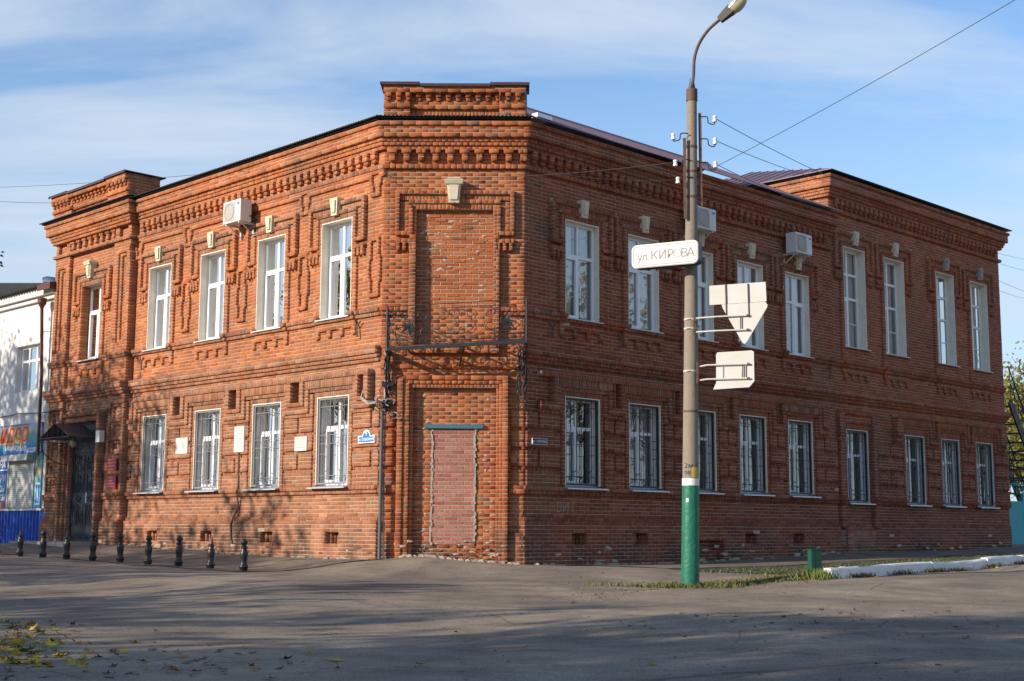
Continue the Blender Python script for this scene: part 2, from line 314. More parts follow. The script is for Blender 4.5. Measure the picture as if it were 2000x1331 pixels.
class Wall:
    """painter-style relief: later rects win; every course is cut where depth changes and filled with single bricks"""
    def __init__(s, key, F, u0, u1, n0, n1, base=0.0, pal='std', m0=0.0, m1=0.0, thick=.32):
        s.key, s.F, s.u0, s.u1, s.n0, s.n1 = key, F, u0, u1, n0, n1; s.rects = []; s.free = []; s.m0, s.m1 = m0, m1; s.thick = thick
        s.pal = pal; s.base = base; s.palf = None; s.ind = []; s.scale = key in ('left', 'front', 'right', 'wing', 'infill')
    def rect(s, u0, u1, z0, z1, d, st='s'):
        s.rects.append((u0, u1, z0, z1, d, st))
    def add(s, u0, u1, z0, z1, dd):     # relief relative to what is there: list of rects evaluated additively
        s.rects.append((u0, u1, z0, z1, dd, '+'))
    def sc(s, d): return d if not s.scale else math.copysign(abs(d) * 1.1 if abs(d) <= .13 else abs(d) + .013, d)
    def hole(s, u0, u1, z0, z1): s.rects.append((u0, u1, z0, z1, None, 'x'))
    def soldier(s, u0, u1, z0, z1, d, bw=.075):
        s.free.append((u0, u1, z0, z1, d, bw))
    def row(s, n):
        """segments [(u0,u1,d,st)] for course n"""
        zm = zn(n) + CH / 2; act = [r for r in s.rects if r[2] < zm < r[3]]
        fr = [r for r in s.free if r[2] < zm < r[3]]
        ext0 = ext1 = 0
        cuts = {s.u0, s.u1}
        for r in act + fr:
            for c in r[:2]:
                if c <= s.u0: continue
                cuts.add(round(c, 4))
        cuts = sorted(c for c in cuts if c >= s.u0)
        segs = []
        for a, b in zip(cuts[:-1], cuts[1:]):
            if b - a < .004: continue
            m = (a + b) / 2; d = s.base if m <= s.u1 else None; st = 's'
            for r in act:
                if r[0] < m < r[1]:
                    if r[5] == '+':
                        if d is not None: d += r[4]
                    elif r[5] == 'p':            # projecting-only piece beyond the wall end
                        d = r[4]; st = 'h'
                    elif r[5] == 'H': st = 'h'
                    else: d = r[4]; st = r[5]
            if d is None: st = 'x'
            elif s.scale: d = math.copysign(abs(d) * 1.1 if abs(d) <= .13 else abs(d) + .013, d)
            for r in fr:
                if r[0] < m < r[1]: st = 'F'; d = s.sc(r[4])
            if segs and segs[-1][2] == d and segs[-1][3] == st and abs(segs[-1][1] - a) < 1e-6: segs[-1][1] = b
            else: segs.append([a, b, d, st])
        return segs
    def depth_at(s, segs, u):
        for a, b, d, st in segs:
            if a <= u <= b: return d if (d is not None and st != 'x') else -9
        return -9
    def run(s):
        B = BR.setdefault(s.key, []); Mo = MO.setdefault(s.key, []); rnd = random.random
        rows = {n: s.row(n) for n in range(s.n0 - 1, s.n1 + 1)}
        for n in range(s.n0, s.n1):
            z0, z1 = zn(n), zn(n + 1); segs = rows[n]
            for i, (a, b, d, st) in enumerate(segs):
                if st in ('x', 'F'): continue
                pl = s.palf(n, (a + b) / 2, d, st) if s.palf else s.pal
                dl = s.depth_at(segs, a - .01); dr = s.depth_at(segs, b + .01)
                A, Bb = a, b
                if i == 0 and s.m0: A = a - s.m0 * max(d, 0) if d > 0 else a - s.m0 * d
                if abs(b - s.u1) < 1e-3 and s.m1: Bb = b + s.m1 * d
                Mo.append((s.F, A + .001, Bb - .001, z0, z1, -s.thick, d - .006))
                L = .267 if st == 's' else .128
                j = .0105
                off = (0 if n % 2 else L / 2) if st == 's' else (0 if n % 2 else .064)
                # bond on a grid tied to the facade so courses line up
                k0 = math.floor((A - off) / L); u = A
                first = True
                while u < Bb - 1e-4:
                    nx = off + (k0 + 1) * L; k0 += 1
                    if nx - u < .05: nx += L; k0 += 1
                    if Bb - nx < .05: nx = Bb
                    e0 = -.003 if (first and dl < d - .012) else (j / 2 if not first else j / 4)
                    last = nx >= Bb - 1e-6
                    e1 = -.003 if (last and dr < d - .012) else (j / 2 if not last else j / 4)
                    um = (u + nx) / 2
                    lo = -.003 if s.depth_at(rows[n - 1], um) < d - .012 else j / 2
                    hi = -.003 if s.depth_at(rows[n + 1], um) < d - .012 else j / 2
                    t = (s.F, u + e0, nx - e1, z0 + lo, z1 - hi, d - .27, d, pl)
                    ruin = 0.0
                    if z0 < .35 and s.pal != 'pink': ruin = .03 if z0 < -.1 else .004
                    if rnd() < ruin: pass
                    else:
                        if any(q[0] < um < q[1] and q[2] < (z0 + z1) / 2 < q[3] for q in s.ind): IND.append(t)
                        else: B.append(t)
                    u = nx; first = False
        for (a, b, z0, z1, d, bw) in s.free:
            d = s.sc(d)
            Mo.append((s.F, a + .001, b - .001, z0, z1, -s.thick, d - .006))
            k = max(1, round((b - a) / bw)); w = (b - a) / k
            pl = 'band' if (z1 - z0) > .09 and rnd() < 0 else (s.palf(99, (a + b) / 2, d, 'h') if s.palf else s.pal)
            for i in range(k):
                B.append((s.F, a + i * w + .005, a + (i + 1) * w - .005, z0 + .003, z1 - .003, d - .25, d, pl))

def flush_bricks(key, name, parent, rough=.0016, kind='stuff', ind=False):
    L = BR.get(key, [])
    if not L: return
    n = len(L)
    Ft = np.array([[*b[0].P0, *b[0].t, *b[0].n] for b in L]); P0, T, Nn = Ft[:, :3], Ft[:, 3:6], Ft[:, 6:9]
    q = np.array([b[1:7] for b in L]); u0, u1, z0, z1, db, df = q.T
    df = df + RNG.normal(0, .0014, n); ins = np.minimum(.0045, (u1 - u0) * .2); dep = .005
    us = np.stack([u0, u1, u1, u0, u0, u1, u1, u0, u0 + ins, u1 - ins, u1 - ins, u0 + ins], 1)
    zs = np.stack([z0, z0, z1, z1, z0, z0, z1, z1, z0 + ins, z0 + ins, z1 - ins, z1 - ins], 1)
    ds = np.stack([db] * 4 + [df - dep] * 4 + [df] * 4, 1)
    jit = RNG.normal(0, rough, (n, 12)); us[:, 4:] += jit[:, 4:]; zs[:, 4:] += RNG.normal(0, rough * .8, (n, 12))[:, 4:]; ds[:, 8:] += RNG.normal(0, .0012, (n, 4))
    V = P0[:, None] + T[:, None] * us[..., None] + Nn[:, None] * ds[..., None]; V[..., 2] += zs
    quads = np.array([[8, 9, 10, 11], [4, 5, 9, 8], [5, 6, 10, 9], [6, 7, 11, 10], [7, 4, 8, 11], [0, 1, 5, 4], [1, 2, 6, 5], [2, 3, 7, 6], [3, 0, 4, 7]])
    quadsf = quads[:, ::-1]
    flip = np.array([b[0].flip for b in L])
    Fc = np.where(flip[:, None, None], quadsf[None], quads[None]) + (np.arange(n) * 12)[:, None, None]
    nf = n * 9
    me = bpy.data.meshes.new(name); me.vertices.add(n * 12); me.vertices.foreach_set('co', V.astype(np.float32).ravel())
    me.loops.add(nf * 4); me.loops.foreach_set('vertex_index', Fc.astype(np.int32).ravel())
    me.polygons.add(nf); me.polygons.foreach_set('loop_start', np.arange(nf, dtype=np.int32) * 4)
    me.update(calc_edges=True); me.validate()
    col = np.ones((n, 12, 4), np.float32); r = RNG.random(n)
    for k, (c, cw) in PALC.items():
        m = np.array([b[7] == k for b in L])
        if m.any():
            cc = c[np.searchsorted(cw, r[m]).clip(0, len(c) - 1)] * RNG.normal(1, .05, (m.sum(), 1)) * RNG.normal(1, .03, (m.sum(), 3)); col[m, :, :3] = np.clip(cc, .02, .9)[:, None]
    a = me.attributes.new('bc', 'FLOAT_COLOR', 'POINT'); a.data.foreach_set('color', col.ravel())
    me.materials.append(M['brick'])
    return link(name, me, parent, kind=kind)

def flush_mortar(key, name, parent, matname='mortar'):
    mb = MB()
    L = MO.get(key, [])
    # merge vertically equal neighbours
    L.sort(key=lambda b: (id(b[0]), round(b[1], 4), round(b[2], 4), round(b[6], 4), b[3]))
    out = []
    for b in L:
        if out:
            o = out[-1]
            if o[0] is b[0] and abs(o[1] - b[1]) < 1e-4 and abs(o[2] - b[2]) < 1e-4 and abs(o[6] - b[6]) < 1e-4 and abs(o[4] - b[3]) < 1e-4: o[4] = b[4]; continue
        out.append(list(b))
    for b in out: mb.fbox(b[0], b[1], b[2], b[3], b[4], b[5], b[6], matname)
    return mb.build(name, parent)

# ------------------------------------------------------------------ facade design
BLD = empty('brick_building', (0, 0, 0), label='two storey red brick corner building with cut corner, cornices and white framed windows', cat='building')
LW = [1.54 + 2.45 * k for k in range(4)]
RW = [1.755 + 2.076 * k for k in range(5)]
HU, HD = .545, .555            # half widths of upper and lower openings
BAYC = 12.27; BAY0, BAY1 = 10.17, 14.36; FB, PB = .10, .20   # bay field and pilaster depth
WINGU0, WINGU1 = 11.8, 21.87
WU = [12.99, 15.14, 18.14, 20.32]; WDn = [12.92, 15.99, 18.09, 20.25]

def belts(w, u0, u1, end0=0.0, end1=0.0, dn='low'):
    for z0, z1, d in ((zn(14), zn(15), .05), (zn(15), zn(16), .09), (zn(48), zn(49), .05), (zn(49), zn(50), .09), (zn(50), zn(52), .13)):
        w.add(u0 - end0 * d, u1 + end1 * d, z0, z1, d)
    for z0, z1, d in ((zn(60), zn(61), .05), (zn(61), zn(62), .085)):
        w.add(u0, u1, z0, z1, d)
def headers(w, u0, u1):
    for n in (14, 15, 49, 60, 61): w.rects.append((u0, u1, zn(n), zn(n + 1), 0, 'H'))

def cornice(w, u0, u1, nb, end0=0.0, end1=0.0, base=0.0):
    prof = ((nb, nb + 1, .07), (nb + 5, nb + 6, .09), (nb + 6, nb + 7, .13), (nb + 7, nb + 8, .16), (nb + 8, nb + 11, .235), (nb + 11, nb + 13, .28))
    for a, b, d in prof:
        if end1: w.rects.append((u0, u1 + d + base, zn(a), zn(b), base + d, 'p'))
        else: w.add(u0, u1, zn(a), zn(b), d)
        if b - a == 1: w.rects.append((u0, u1 + 1, zn(a), zn(b), 0, 'H'))
    if end1:
        for n in range(nb, nb + 13):
            pass
def dentils(w, u0, u1, nb, pitch, wd, phase, kind='L'):
    u = phase
    while u < u1:
        if u - wd / 2 > u0 and u + wd / 2 < u1:
            if kind == 'T':
                w.add(u - .10, u + .10, zn(nb + 4), zn(nb + 5), .13); w.add(u - .06, u + .06, zn(nb + 2), zn(nb + 4), .10)
            else:
                w.add(u - wd / 2, u + wd / 2, zn(nb + 3), zn(nb + 5), .10); w.add(u - wd / 2 + .008, u + wd / 2 - .008, zn(nb + 2), zn(nb + 3), .07)
        u += pitch

def frame_upper(w, c, hw, zt, zleg, base=.05, zst=None):
    """channelled label round an upper opening; zt = top of the opening"""
    o0, o1 = hw + .355, hw + .44; r0, r1 = hw + .075, hw + .155
    # legs
    for s in (-1, 1):
        a = lambda x: c + s * x
        def rr(x0, x1, z0, z1, d, st='s'): w.rect(min(a(x0), a(x1)), max(a(x0), a(x1)), z0, z1, d, st)
        rr(hw, r0, zleg, zt, base); rr(r1, o0, zleg, zt + .4, base - .018, 'h'); rr(r0, r1, zleg, zt + .12, base + .035, 'h'); rr(o0, o1, zleg, zt + .4, base + .042, 'h')
        rr(r0, o1, zleg, zleg + CH, base + .036, 'h')
        rr(r0 - .01, o1, zleg - 2 * CH, zleg - CH, base + .036, 'h')                      # slab below the leg
        for k in range(3): rr(r0 + .005 + k * .13, r0 + .07 + k * .13, zleg - 4 * CH, zleg - 2 * CH, base + .034, 'h')
    w.soldier(c - r0, c + r0, zt, zt + .12, base)
    w.soldier(c - r1, c + r1, zt + .12, zt + .20, base + .036, .128)
    w.soldier(c - o0, c + o0, zt + .20, zt + .32, base - .018)
    w.soldier(c - o1, c + o1, zt + .32, zt + .40, base + .044, .128)

def teeth(w, c, hw, n=56, base=.05, cnt=4):
    tw = .125; p = (2 * hw - tw) / (cnt - 1)
    w.rect(c - hw, c + hw, zn(n + 2), zn(60), base)
    for k in range(cnt): w.rect(c - hw + k * p, c - hw + k * p + tw, zn(n), zn(n + 2), base, 'h')

def lower_window(w, c, half, hw=HD, zb=1.30, zt=3.18, niche=.17, base=0.0, clipa=None, clipb=None):
    """stepped label and rusticated pier halves for one ground floor window; half = half bay"""
    a0 = c - half if clipa is None else clipa; b0 = c + half if clipb is None else clipb
    S = .045; U1, U2, U3 = .66, .78, min(.92, half - niche + .02 if half < 1.1 else .92)
    w.rect(a0, b0, 3.02, 3.66, base + .165); w.rect(a0, b0, 2.86, 3.02, base + .125); w.rect(a0, b0, 2.78, 2.86, base + .085, 'h')
    w.rect(c - U3, c + U3, 2.86, 3.58, base + .125); w.rect(c - U2, c + U2, 2.78, 3.42, base + .085); w.rect(c - U1, c + U1, 1.26, 3.34, base + S)
    w.soldier(c - U1, c + U1, zt, 3.30, base + S); w.soldier(c - U2, c + U2, 3.30, 3.38, base + .085, .128)
    w.soldier(c - U3, c + U3, 3.38, 3.56, base + .125); w.soldier(a0 + (0.0 if niche <= 0 else 0), b0, 3.56, 3.66, base + .165)
def pier(w, u0, u1, slot, base=0.0, gl=True, gr=True):
    """rusticated pier between two window strips, z 1.26..2.78"""
    w.rect(u0, u1, 1.26, 2.78, base + .0)
    a = u0 + (.05 if gl else 0); b = u1 - (.05 if gr else 0)
    for z0, z1, sp in ((1.26, zn(20), 0), (zn(21), zn(25), 1), (zn(26), zn(30), 0), (zn(31), zn(35), 1)):
        w.rect(a, b, z0, z1, base + .055)
        if sp and slot is not None: w.rect(slot - .035, slot + .035, z0, z1, base - .005)
    for n in (20, 25, 30): w.rect(a + .06, b - (.06 if gr else 0), zn(n), zn(n + 1), base + .012, 'h')

def vent(w, c, d, zb=.0, hw=.24):
    w.rect(c - hw, c + hw, zn(1), zn(4), d - .11); w.rect(c - hw + .08, c + hw - .08, zn(1), zn(4), d - .17, 'h')
    w.hole(c - hw + .13, c - .05, zn(1), zn(4)); w.hole(c + .05, c + hw - .13, zn(1), zn(4))
    return None

def palf_left(n, u, d, st):
    if st == 'h' and n in (14, 15, 49, 60, 61, 99): return 'band' if random.random() < .35 else 'low'
    return 'low' if n < 52 else 'std'
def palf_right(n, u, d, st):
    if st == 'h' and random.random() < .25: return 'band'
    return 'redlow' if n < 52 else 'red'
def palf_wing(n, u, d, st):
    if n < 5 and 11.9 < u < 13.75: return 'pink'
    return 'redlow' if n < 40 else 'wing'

NTOP = 99 + 12
# ---- left facade
wl = Wall('left', FL, 0, BAY1, -9, NTOP, 0, m0=.414); wl.palf = palf_left
wl.add(BAY0, BAY1, -2, 8.7, FB)
wl.add(BAY0, BAY0 + .86, -2, 8.7, PB - FB); wl.add(BAY1 - .82, BAY1, -2, 8.7, PB - FB)
# plinth
wl.add(0, BAY1, -2, zn(7), .09); wl.add(0, BAY1, zn(7), zn(8), .045)
for c in LW:
    lower_window(wl, c, 1.225, clipa=(.22 if c == LW[0] else None), clipb=(BAY0 - .12 if c == LW[3] else None))
for i, c in enumerate(LW):
    if i < 3:
        m = c + 1.225; pier(wl, c + .66, c + 1.79, m)
        wl.rect(m - .165, m + .165, 3.10, 3.60, -.06); wl.hole(0, 0, 0, 0)
wl.rect(.36, .56, 3.10, 3.60, -.06)
wl.rect(LW[3] + 1.06, LW[3] + 1.22, 3.10, 3.60, 0.02)
pier(wl, 0, LW[0] - .66, .22, gl=False); pier(wl, LW[3] + .66, BAY0, LW[3] + 1.05, gr=False)
# upper storey
for i, c in enumerate(LW):
    wl.rect(c - .70, c + .70, zn(56) + .16, 7.02, .05); teeth(wl, c, .70)
    frame_upper(wl, c, HU, 7.02, zn(81))
def lozenge(w, c):
    for z0, z1, ho, hi in ((5.18, 6.46, .165, .095), ):
        w.rect(c - ho, c + ho, z0, z1, .055, 'h')
    w.rect(c - .215, c + .215, zn(69), zn(76), .055, 'h')
    w.rect(c - .10, c + .10, zn(66), zn(80), 0); w.rect(c - .145, c + .145, zn(70), zn(75), 0)
def pendant(w, c):
    w.rect(c - .19, c + .19, zn(95), zn(97), .05); w.rect(c - .15, c + .15, zn(92), zn(95), .05, 'h')
    w.rect(c - .115, c + .115, zn(95), zn(98), 0); w.rect(c - .07, c + .07, zn(93), zn(95), 0)
wl.rect(0, BAY0, zn(97), zn(99), .05)
for m in [.25] + [c + 1.225 for c in LW[:3]] + [LW[3] + 1.16]:
    pendant(wl, m)
    if m < 9.9: lozenge(wl, m)
belts(wl, .03, BAY0); headers(wl, 0, BAY0)
cornice(wl, 0, BAY0, 99); dentils(wl, .06, BAY0 - .05, 99, .2655, .145, .018 + .2655)
# bay: own belts and cornice, ending round the far corner
bf = BAYC
wl.add(BAY0, BAY1, zn(14), zn(15), .05); wl.add(BAY0, BAY1, zn(15), zn(16), .09)
for z0, z1, d in ((zn(48), zn(49), .05), (zn(49), zn(50), .09), (zn(50), zn(52), .13), (zn(60), zn(61), .04), (zn(61), zn(62), .07)):
    wl.add(BAY0, BAY1, z0, z1, d)
    wl.rects.append((BAY1, BAY1 + d, z0, z1, PB + d, 'p'))
headers(wl, BAY0, BAY1)
wl.rect(bf - .70, bf + .70, zn(56) + .16, 6.98, FB + .05); 
frame_upper(wl, bf, .56, zn(87) + .04 - .04, zn(81), base=FB + .05); teeth(wl, bf - .08, .64, base=FB + .05)
wl.rect(bf - .70, bf + .70, zn(61), zn(62), FB + .07, 'h')
for (a, b) in ((BAY0 + .18, BAY0 + .62), (BAY1 - .62, BAY1 - .16)):      # sunk strips of the pilasters
    wl.rect(a, b, 5.18, 7.62, PB - .05); wl.rect(a + .09, b - .12, 5.26, 7.50, PB - .10, 'h')
    for z0 in (1.34, 1.80, 2.26, 2.72, 3.18):
        wl.rect(a - .10, b + .10, z0, z0 + .38, PB - .05); wl.rect(a + .02, b, z0, z0 + .29, PB - .10)
# door surround
wl.rect(bf - 1.02, bf + 1.16, -2, 3.46, FB + .22); wl.rect(bf - .9, bf + 1.04, -2, 3.34, FB + .14); wl.rect(bf - .80, bf + .94, -2, 3.22, FB + .06)
wl.hole(bf - .70, bf + .84, -2, 3.18)
# bay cornice
for a, b, d in ((99, 100, .07), (104, 105, .09), (105, 106, .13), (106, 107, .16), (107, 110, .235), (110, 112, .28)):
    wl.rect(BAY0 - (d if d > .05 else 0), BAY1, zn(a), zn(b), PB + d, 'h' if b - a == 1 else 's')
    wl.rects.append((BAY1, BAY1 + d, zn(a), zn(b), PB + d, 'p'))
wl.rect(BAY0, BAY1, zn(100), zn(104), PB)
wl.rect(BAY0 + .82, BAY1 - .80, zn(100), zn(104), FB + .02)
for k in range(8):
    u = 11.30 + k * .325 - .16
    wl.rect(u - .10, u + .10, zn(103), zn(104), PB + .02, 'h'); wl.rect(u - .06, u + .06, zn(101), zn(103), PB, 'h')
for (a, b) in ((BAY0 + .16, BAY0 + .62), (BAY1 - .62, BAY1 - .14)): wl.rect(a, b, zn(100), zn(104), PB - .09)
# openings
for c in LW:
    wl.hole(c - HU, c + HU, zn(61), 7.02); wl.hole(c - HD, c + HD, 1.26, 3.18)
wl.hole(bf - .56, bf + .56, zn(61) + .02, zn(87))
LV = [c + .14 for c in (1.28, 3.66, 6.12, 8.58)]
for c in LV: vent(wl, c, .09)
wl.run()

# ---- chamfer
wc = Wall('front', FC, 0, W, -9, NTOP, 0, 'chip', m0=.414, m1=.414)
cc = 1.495
wc.add(0, W, -2, zn(4), .04)
wc.rect(.36, 2.63, 3.30, 3.47, .13); wc.rect(.36, 2.63, -2, 3.34, .13, 's'); wc.rect(.47, 2.52, -2, 3.40, .10, 'h'); wc.rect(.60, 2.45, -2, 3.32, .05, 'h')
wc.rect(.68, 2.39, -2, 3.26, -.06)
wc.soldier(.60, 2.45, 3.26, 3.38, .07)
wc.hole(1.06, 1.97, .06, 2.42)
wc.add(0, .34, zn(14), zn(16), .06); wc.add(2.66, W, zn(14), zn(16), .06)
for z in (20, 25, 30):
    wc.add(0, .30, zn(z), zn(z + 1), -.045); wc.add(2.68, W, zn(z), zn(z + 1), -.045)
wc.add(.30, .35, 1.3, 2.8, -.04); wc.add(2.65, 2.70, 1.3, 2.8, -.04)
wc.rect(cc - .94, cc + .94, zn(50), 7.02, .10); 
frame_upper(wc, cc, .805, 7.02, zn(81), base=.05)
wc.rect(cc - .94, cc - .805, zn(54), zn(77), .11, 'h'); wc.rect(cc + .805, cc + .94, zn(54), zn(77), .11, 'h')
for z0, z1, d in ((zn(60), zn(61), .05), (zn(61), zn(62), .085)):
    wc.rect(0, cc - .95, z0, z1, d, 'h'); wc.rect(cc + .95, W, z0, z1, d, 'h')
wc.rect(cc - .805, cc + .805, zn(52), 7.02, -.07)
wc.add(0, W, zn(46), zn(47), .03)
cornice(wc, 0, W, 99); dentils(wc, 0, W + .1, 99, .307, .19, .16, 'T')
wc.ind = [(cc - .8, cc + .8, 4.95, 6.99)]
wc.run()
# modern brick infill of the former door
wp = Wall('infill', FC, 1.06, 1.97, 1, 30, -.045, 'pink', thick=.2); wp.ind = [(1.0, 2.0, 0, 2.5)]
wp.hole(1.0, 2.0, 2.42, 3)
wp.run()
wt = Wall('infill', FC, 1.06, 1.97, 30, 31, -.06, 'chip', thick=.2)

# ---- right facade
wr = Wall('right', FR, 0, WINGU0, -9, NTOP, 0, m0=.414); wr.palf = palf_right
wr.add(0, WINGU0, -2, zn(7), .07); wr.add(0, WINGU0, zn(7), zn(8), .035)
for i, c in enumerate(RW):
    lower_window(wr, c, 1.038, niche=.14, clipa=(.40 if i == 0 else None), clipb=(c + 1.2 if i == 4 else None))
pier(wr, .05, RW[0] - .66, .40, gl=False)
for i, c in enumerate(RW):
    if i < 4:
        m = c + 1.038; pier(wr, c + .66, c + 2.076 - .66, m); wr.rect(m - .10, m + .10, 3.02, 3.58, -.04)
wr.rect(.30, .78, 3.02, 3.70, 0)
pier(wr, RW[4] + .66, WINGU0 - .02, RW[4] + 1.1, gr=False)
for c in RW:
    wr.rect(c - .70, c + .70, zn(56) + .16, 7.02, .05); teeth(wr, c, .70); frame_upper(wr, c, HU, 7.02, zn(81))
belts(wr, .0, WINGU0); headers(wr, 0, WINGU0)
cornice(wr, 0, WINGU0, 99); dentils(wr, .06, WINGU0 - .15, 99, .2545, .14, .0 + .2425)
for c in RW:
    wr.hole(c - HU, c + HU, zn(61), 7.02); wr.hole(c - HD, c + HD, 1.26, 3.18)
RV = [1.62, 3.66, 7.78, 9.84]
for c in RV: vent(wr, c, .07)
wr.rect(5.60, 6.68, -.42, zn(2), -.10)
wr.run()

# ---- wing
WB = -.05
NWT = 113 + 12
ww = Wall('wing', FR, WINGU0, WINGU1, -9, NWT, WB); ww.palf = palf_wing
ww.add(WINGU0, WINGU1, -2, zn(7), .04)
ww.rect(11.95, 12.22, .45, 3.62, WB + .10, 'h'); ww.rect(13.62, 13.84, .45, 3.62, WB + .10, 'h'); ww.rect(12.22, 13.62, 3.30, 3.50, WB + .06); ww.rect(11.95, 13.84, 3.50, 3.62, WB + .10, 'h')
ww.rect(12.22, 13.62, -2, .42, WB + .07); ww.soldier(12.22, 13.62, 3.18 - .08, 3.30, WB + .03)
for i, c in enumerate(WDn[1:]):
    lower_window(ww, c, 1.06, zt=3.10, niche=.10, base=WB, clipb=(c + 1.3 if i == 2 else None), clipa=(c - 1.15 if i == 0 else None))
pier(ww, 13.90, WDn[1] - .66, 14.6, base=WB); pier(ww, WDn[1] + .66, WDn[2] - .66, (WDn[1] + WDn[2]) / 2, base=WB); pier(ww, WDn[2] + .66, WDn[3] - .66, (WDn[2] + WDn[3]) / 2, base=WB); pier(ww, WDn[3] + .66, WINGU1 - .02, WDn[3] + 1.15, base=WB, gr=False)
for a, b in ((1, 2), (2, 3)):
    m = (WDn[a] + WDn[b]) / 2; ww.rect(m - .09, m + .09, 3.02, 3.58, WB - .03)
ZWT = zn(102)     # top of the wing's upper openings 8.14
for c in WU:
    ww.rect(c - .70, c + .70, zn(56) + .16, ZWT, WB + .045); teeth(ww, c, .62, base=WB + .045)
    frame_upper(ww, c, .56, ZWT, zn(94), base=WB + .045)
belts(ww, WINGU0, WINGU1); headers(ww, WINGU0, WINGU1)
for z0, z1, d in ((zn(48), zn(49), .05), (zn(49), zn(50), .09), (zn(50), zn(52), .13)): ww.rects.append((WINGU1, WINGU1 + d, z0, z1, WB + d, 'p'))
for a, b, d in ((113, 114, .07), (118, 119, .09), (119, 120, .13), (120, 121, .16), (121, 124, .235), (124, 126, .28)):
    ww.add(WINGU0, WINGU1, zn(a), zn(b), d); ww.rects.append((WINGU1, WINGU1 + d, zn(a), zn(b), WB + d, 'p'))
    if b - a == 1: ww.rects.append((WINGU0, WINGU1, zn(a), zn(b), 0, 'H'))
    ww.rects.append((WINGU0 - d, WINGU0, zn(a), zn(b), WB + d, 'p'))
dentils(ww, WINGU0 + .02, WINGU1 - .02, 113, .2545, .14, WINGU0 + .09)
ZWB = zn(67)      # wing sill height 5.34
for c in WU: ww.hole(c - .56, c + .56, ZWB, ZWT)
for c in WDn: ww.hole(c - .545, c + .545, 1.14, 3.10)
ww.u0 = WINGU0 - .3
_row = ww.row
def wing_row(n):
    return [[max(a, WINGU0) if st not in ('h',) or d is None or d < .01 else a, b, d, st] for a, b, d, st in _row(n) if not (b <= WINGU0 + 1e-6 and (d is None or d <= 0.0 or st != 'h'))]
ww.row = wing_row
ww.run()
# wing's left return, seen above the main roof
FW = Face(FR.P(WINGU0, 0, WB), -FR.n, -FR.t)
wq = Wall('wing', FW, 0, 9, 105, NWT, 0, 'std')
for a, b, d in ((113, 114, .07), (118, 119, .09), (119, 120, .13), (120, 121, .16), (121, 124, .235), (124, 126, .28)):
    wq.add(-.3, 9, zn(a), zn(b), d)
    if b - a == 1: wq.rects.append((0, 9, zn(a), zn(b), 0, 'H'))
wq.run()

# ---- parapets
ZP = zn(112) + .02
def parapet(key, F, u0, u1, d, nend, pal, endw):
    w = Wall(key, F, u0, u1, 112, 112 + nend, d, pal, thick=.35 - d); w.scale = False
    w.rect(u0 + endw, u1 - endw, zn(112), zn(115), d - .12, 'h')
    w.rect(u0 + endw, u1 - endw, zn(113), zn(115), d - .12, 'h'); w.soldier(u0 + endw, u1 - endw, zn(113), zn(115), d - .12)
    w.rect(u0 + endw, u1 - endw, zn(115), zn(117), d - .05); w.rect(u0 + endw, u1 - endw, zn(117), zn(119), d - .07)
    w.add(u0, u0 + endw, zn(115), zn(116), .05); w.add(u1 - endw, u1, zn(115), zn(116), .05)
    u = u0 + .10
    while u < u1 - .05:
        ed = u < u0 + endw or u > u1 - endw
        w.add(u - .055, u + .055, zn(118), zn(119), .09); w.add(u - .045, u + .045, zn(117), zn(118), .05)
        u += .21
    w.add(u0 - .0, u1, zn(119), zn(121), .10)
    w.run()
    return w
parapet('front', FC, -.02, W + .02, .16, 9, 'chip', .55)
parapet('left', FL, BAY0 + .08, BAY1 + .05, PB + .13, 9, 'std', 1.05)

for key, name in (('left', 'brickwork'), ('front', 'brickwork'), ('right', 'brickwork'), ('wing', 'brickwork'), ('infill', 'brickwork')):
    flush_bricks(key, name, BLD)
for key in ('left', 'front', 'right', 'wing'):
    flush_mortar(key, 'wall', BLD)
flush_mortar('infill', 'wall', BLD, 'cement')

# individual bricks: shared unit meshes scaled per brick
def unit_brick(pal, r):
    me = bpy.data.meshes.new('brick'); q = lambda s: r.gauss(0, s)
    o = [(x, y) for x, y in ((0, 0), (1, 0), (1, 1), (0, 1))]
    V = [(x, 1, y) for x, y in o] + [(x + q(.012), .045 , y + q(.03)) for x, y in o] + [(x + (.03 if x == 0 else -.03) + q(.01), 0 + q(.012), y + (.09 if y == 0 else -.09) + q(.03)) for x, y in o]
    quads = [[8, 9, 10, 11], [4, 5, 9, 8], [5, 6, 10, 9], [6, 7, 11, 10], [7, 4, 8, 11], [0, 1, 5, 4], [1, 2, 6, 5], [2, 3, 7, 6], [3, 0, 4, 7]]
    me.from_pydata(V, [], quads); c, cw = PALC[pal]; k = int(np.searchsorted(cw, r.random()).clip(0, len(c) - 1)); col = np.clip(c[k] * r.gauss(1, .09), .02, .9)
    a = me.attributes.new('bc', 'FLOAT_COLOR', 'POINT'); a.data.foreach_set('color', np.array([[*col, 1]] * 12, np.float32).ravel()); me.materials.append(M['brick']); me.update(); return me
_rb = random.Random(3)
UB = {p: [unit_brick(p, _rb) for _ in range(14)] for p in ('chip', 'pink')}
IND.sort(key=lambda b: (b[7] != 'pink', -b[3])); rest = IND[298:]; IND = IND[:298]
for (F, u0, u1, z0, z1, db, df, pl) in IND:
    me = _rb.choice(UB['pink' if pl == 'pink' else 'chip'])
    o = bpy.data.objects.new('brick', me); COL.objects.link(o); o.parent = BLD
    rg = .007 if pl != 'pink' else .001
    o.location = F.P(u0, z0, df + (abs(_rb.gauss(0, rg)) if pl != 'pink' else _rb.gauss(0, rg))); kk = .965 if pl != 'pink' else 1.0; o.scale = ((u1 - u0) * kk, .10, (z1 - z0) * (.93 if pl != 'pink' else 1.0)); o.rotation_euler = (0, _rb.gauss(0, rg), _rb.gauss(0, .002))
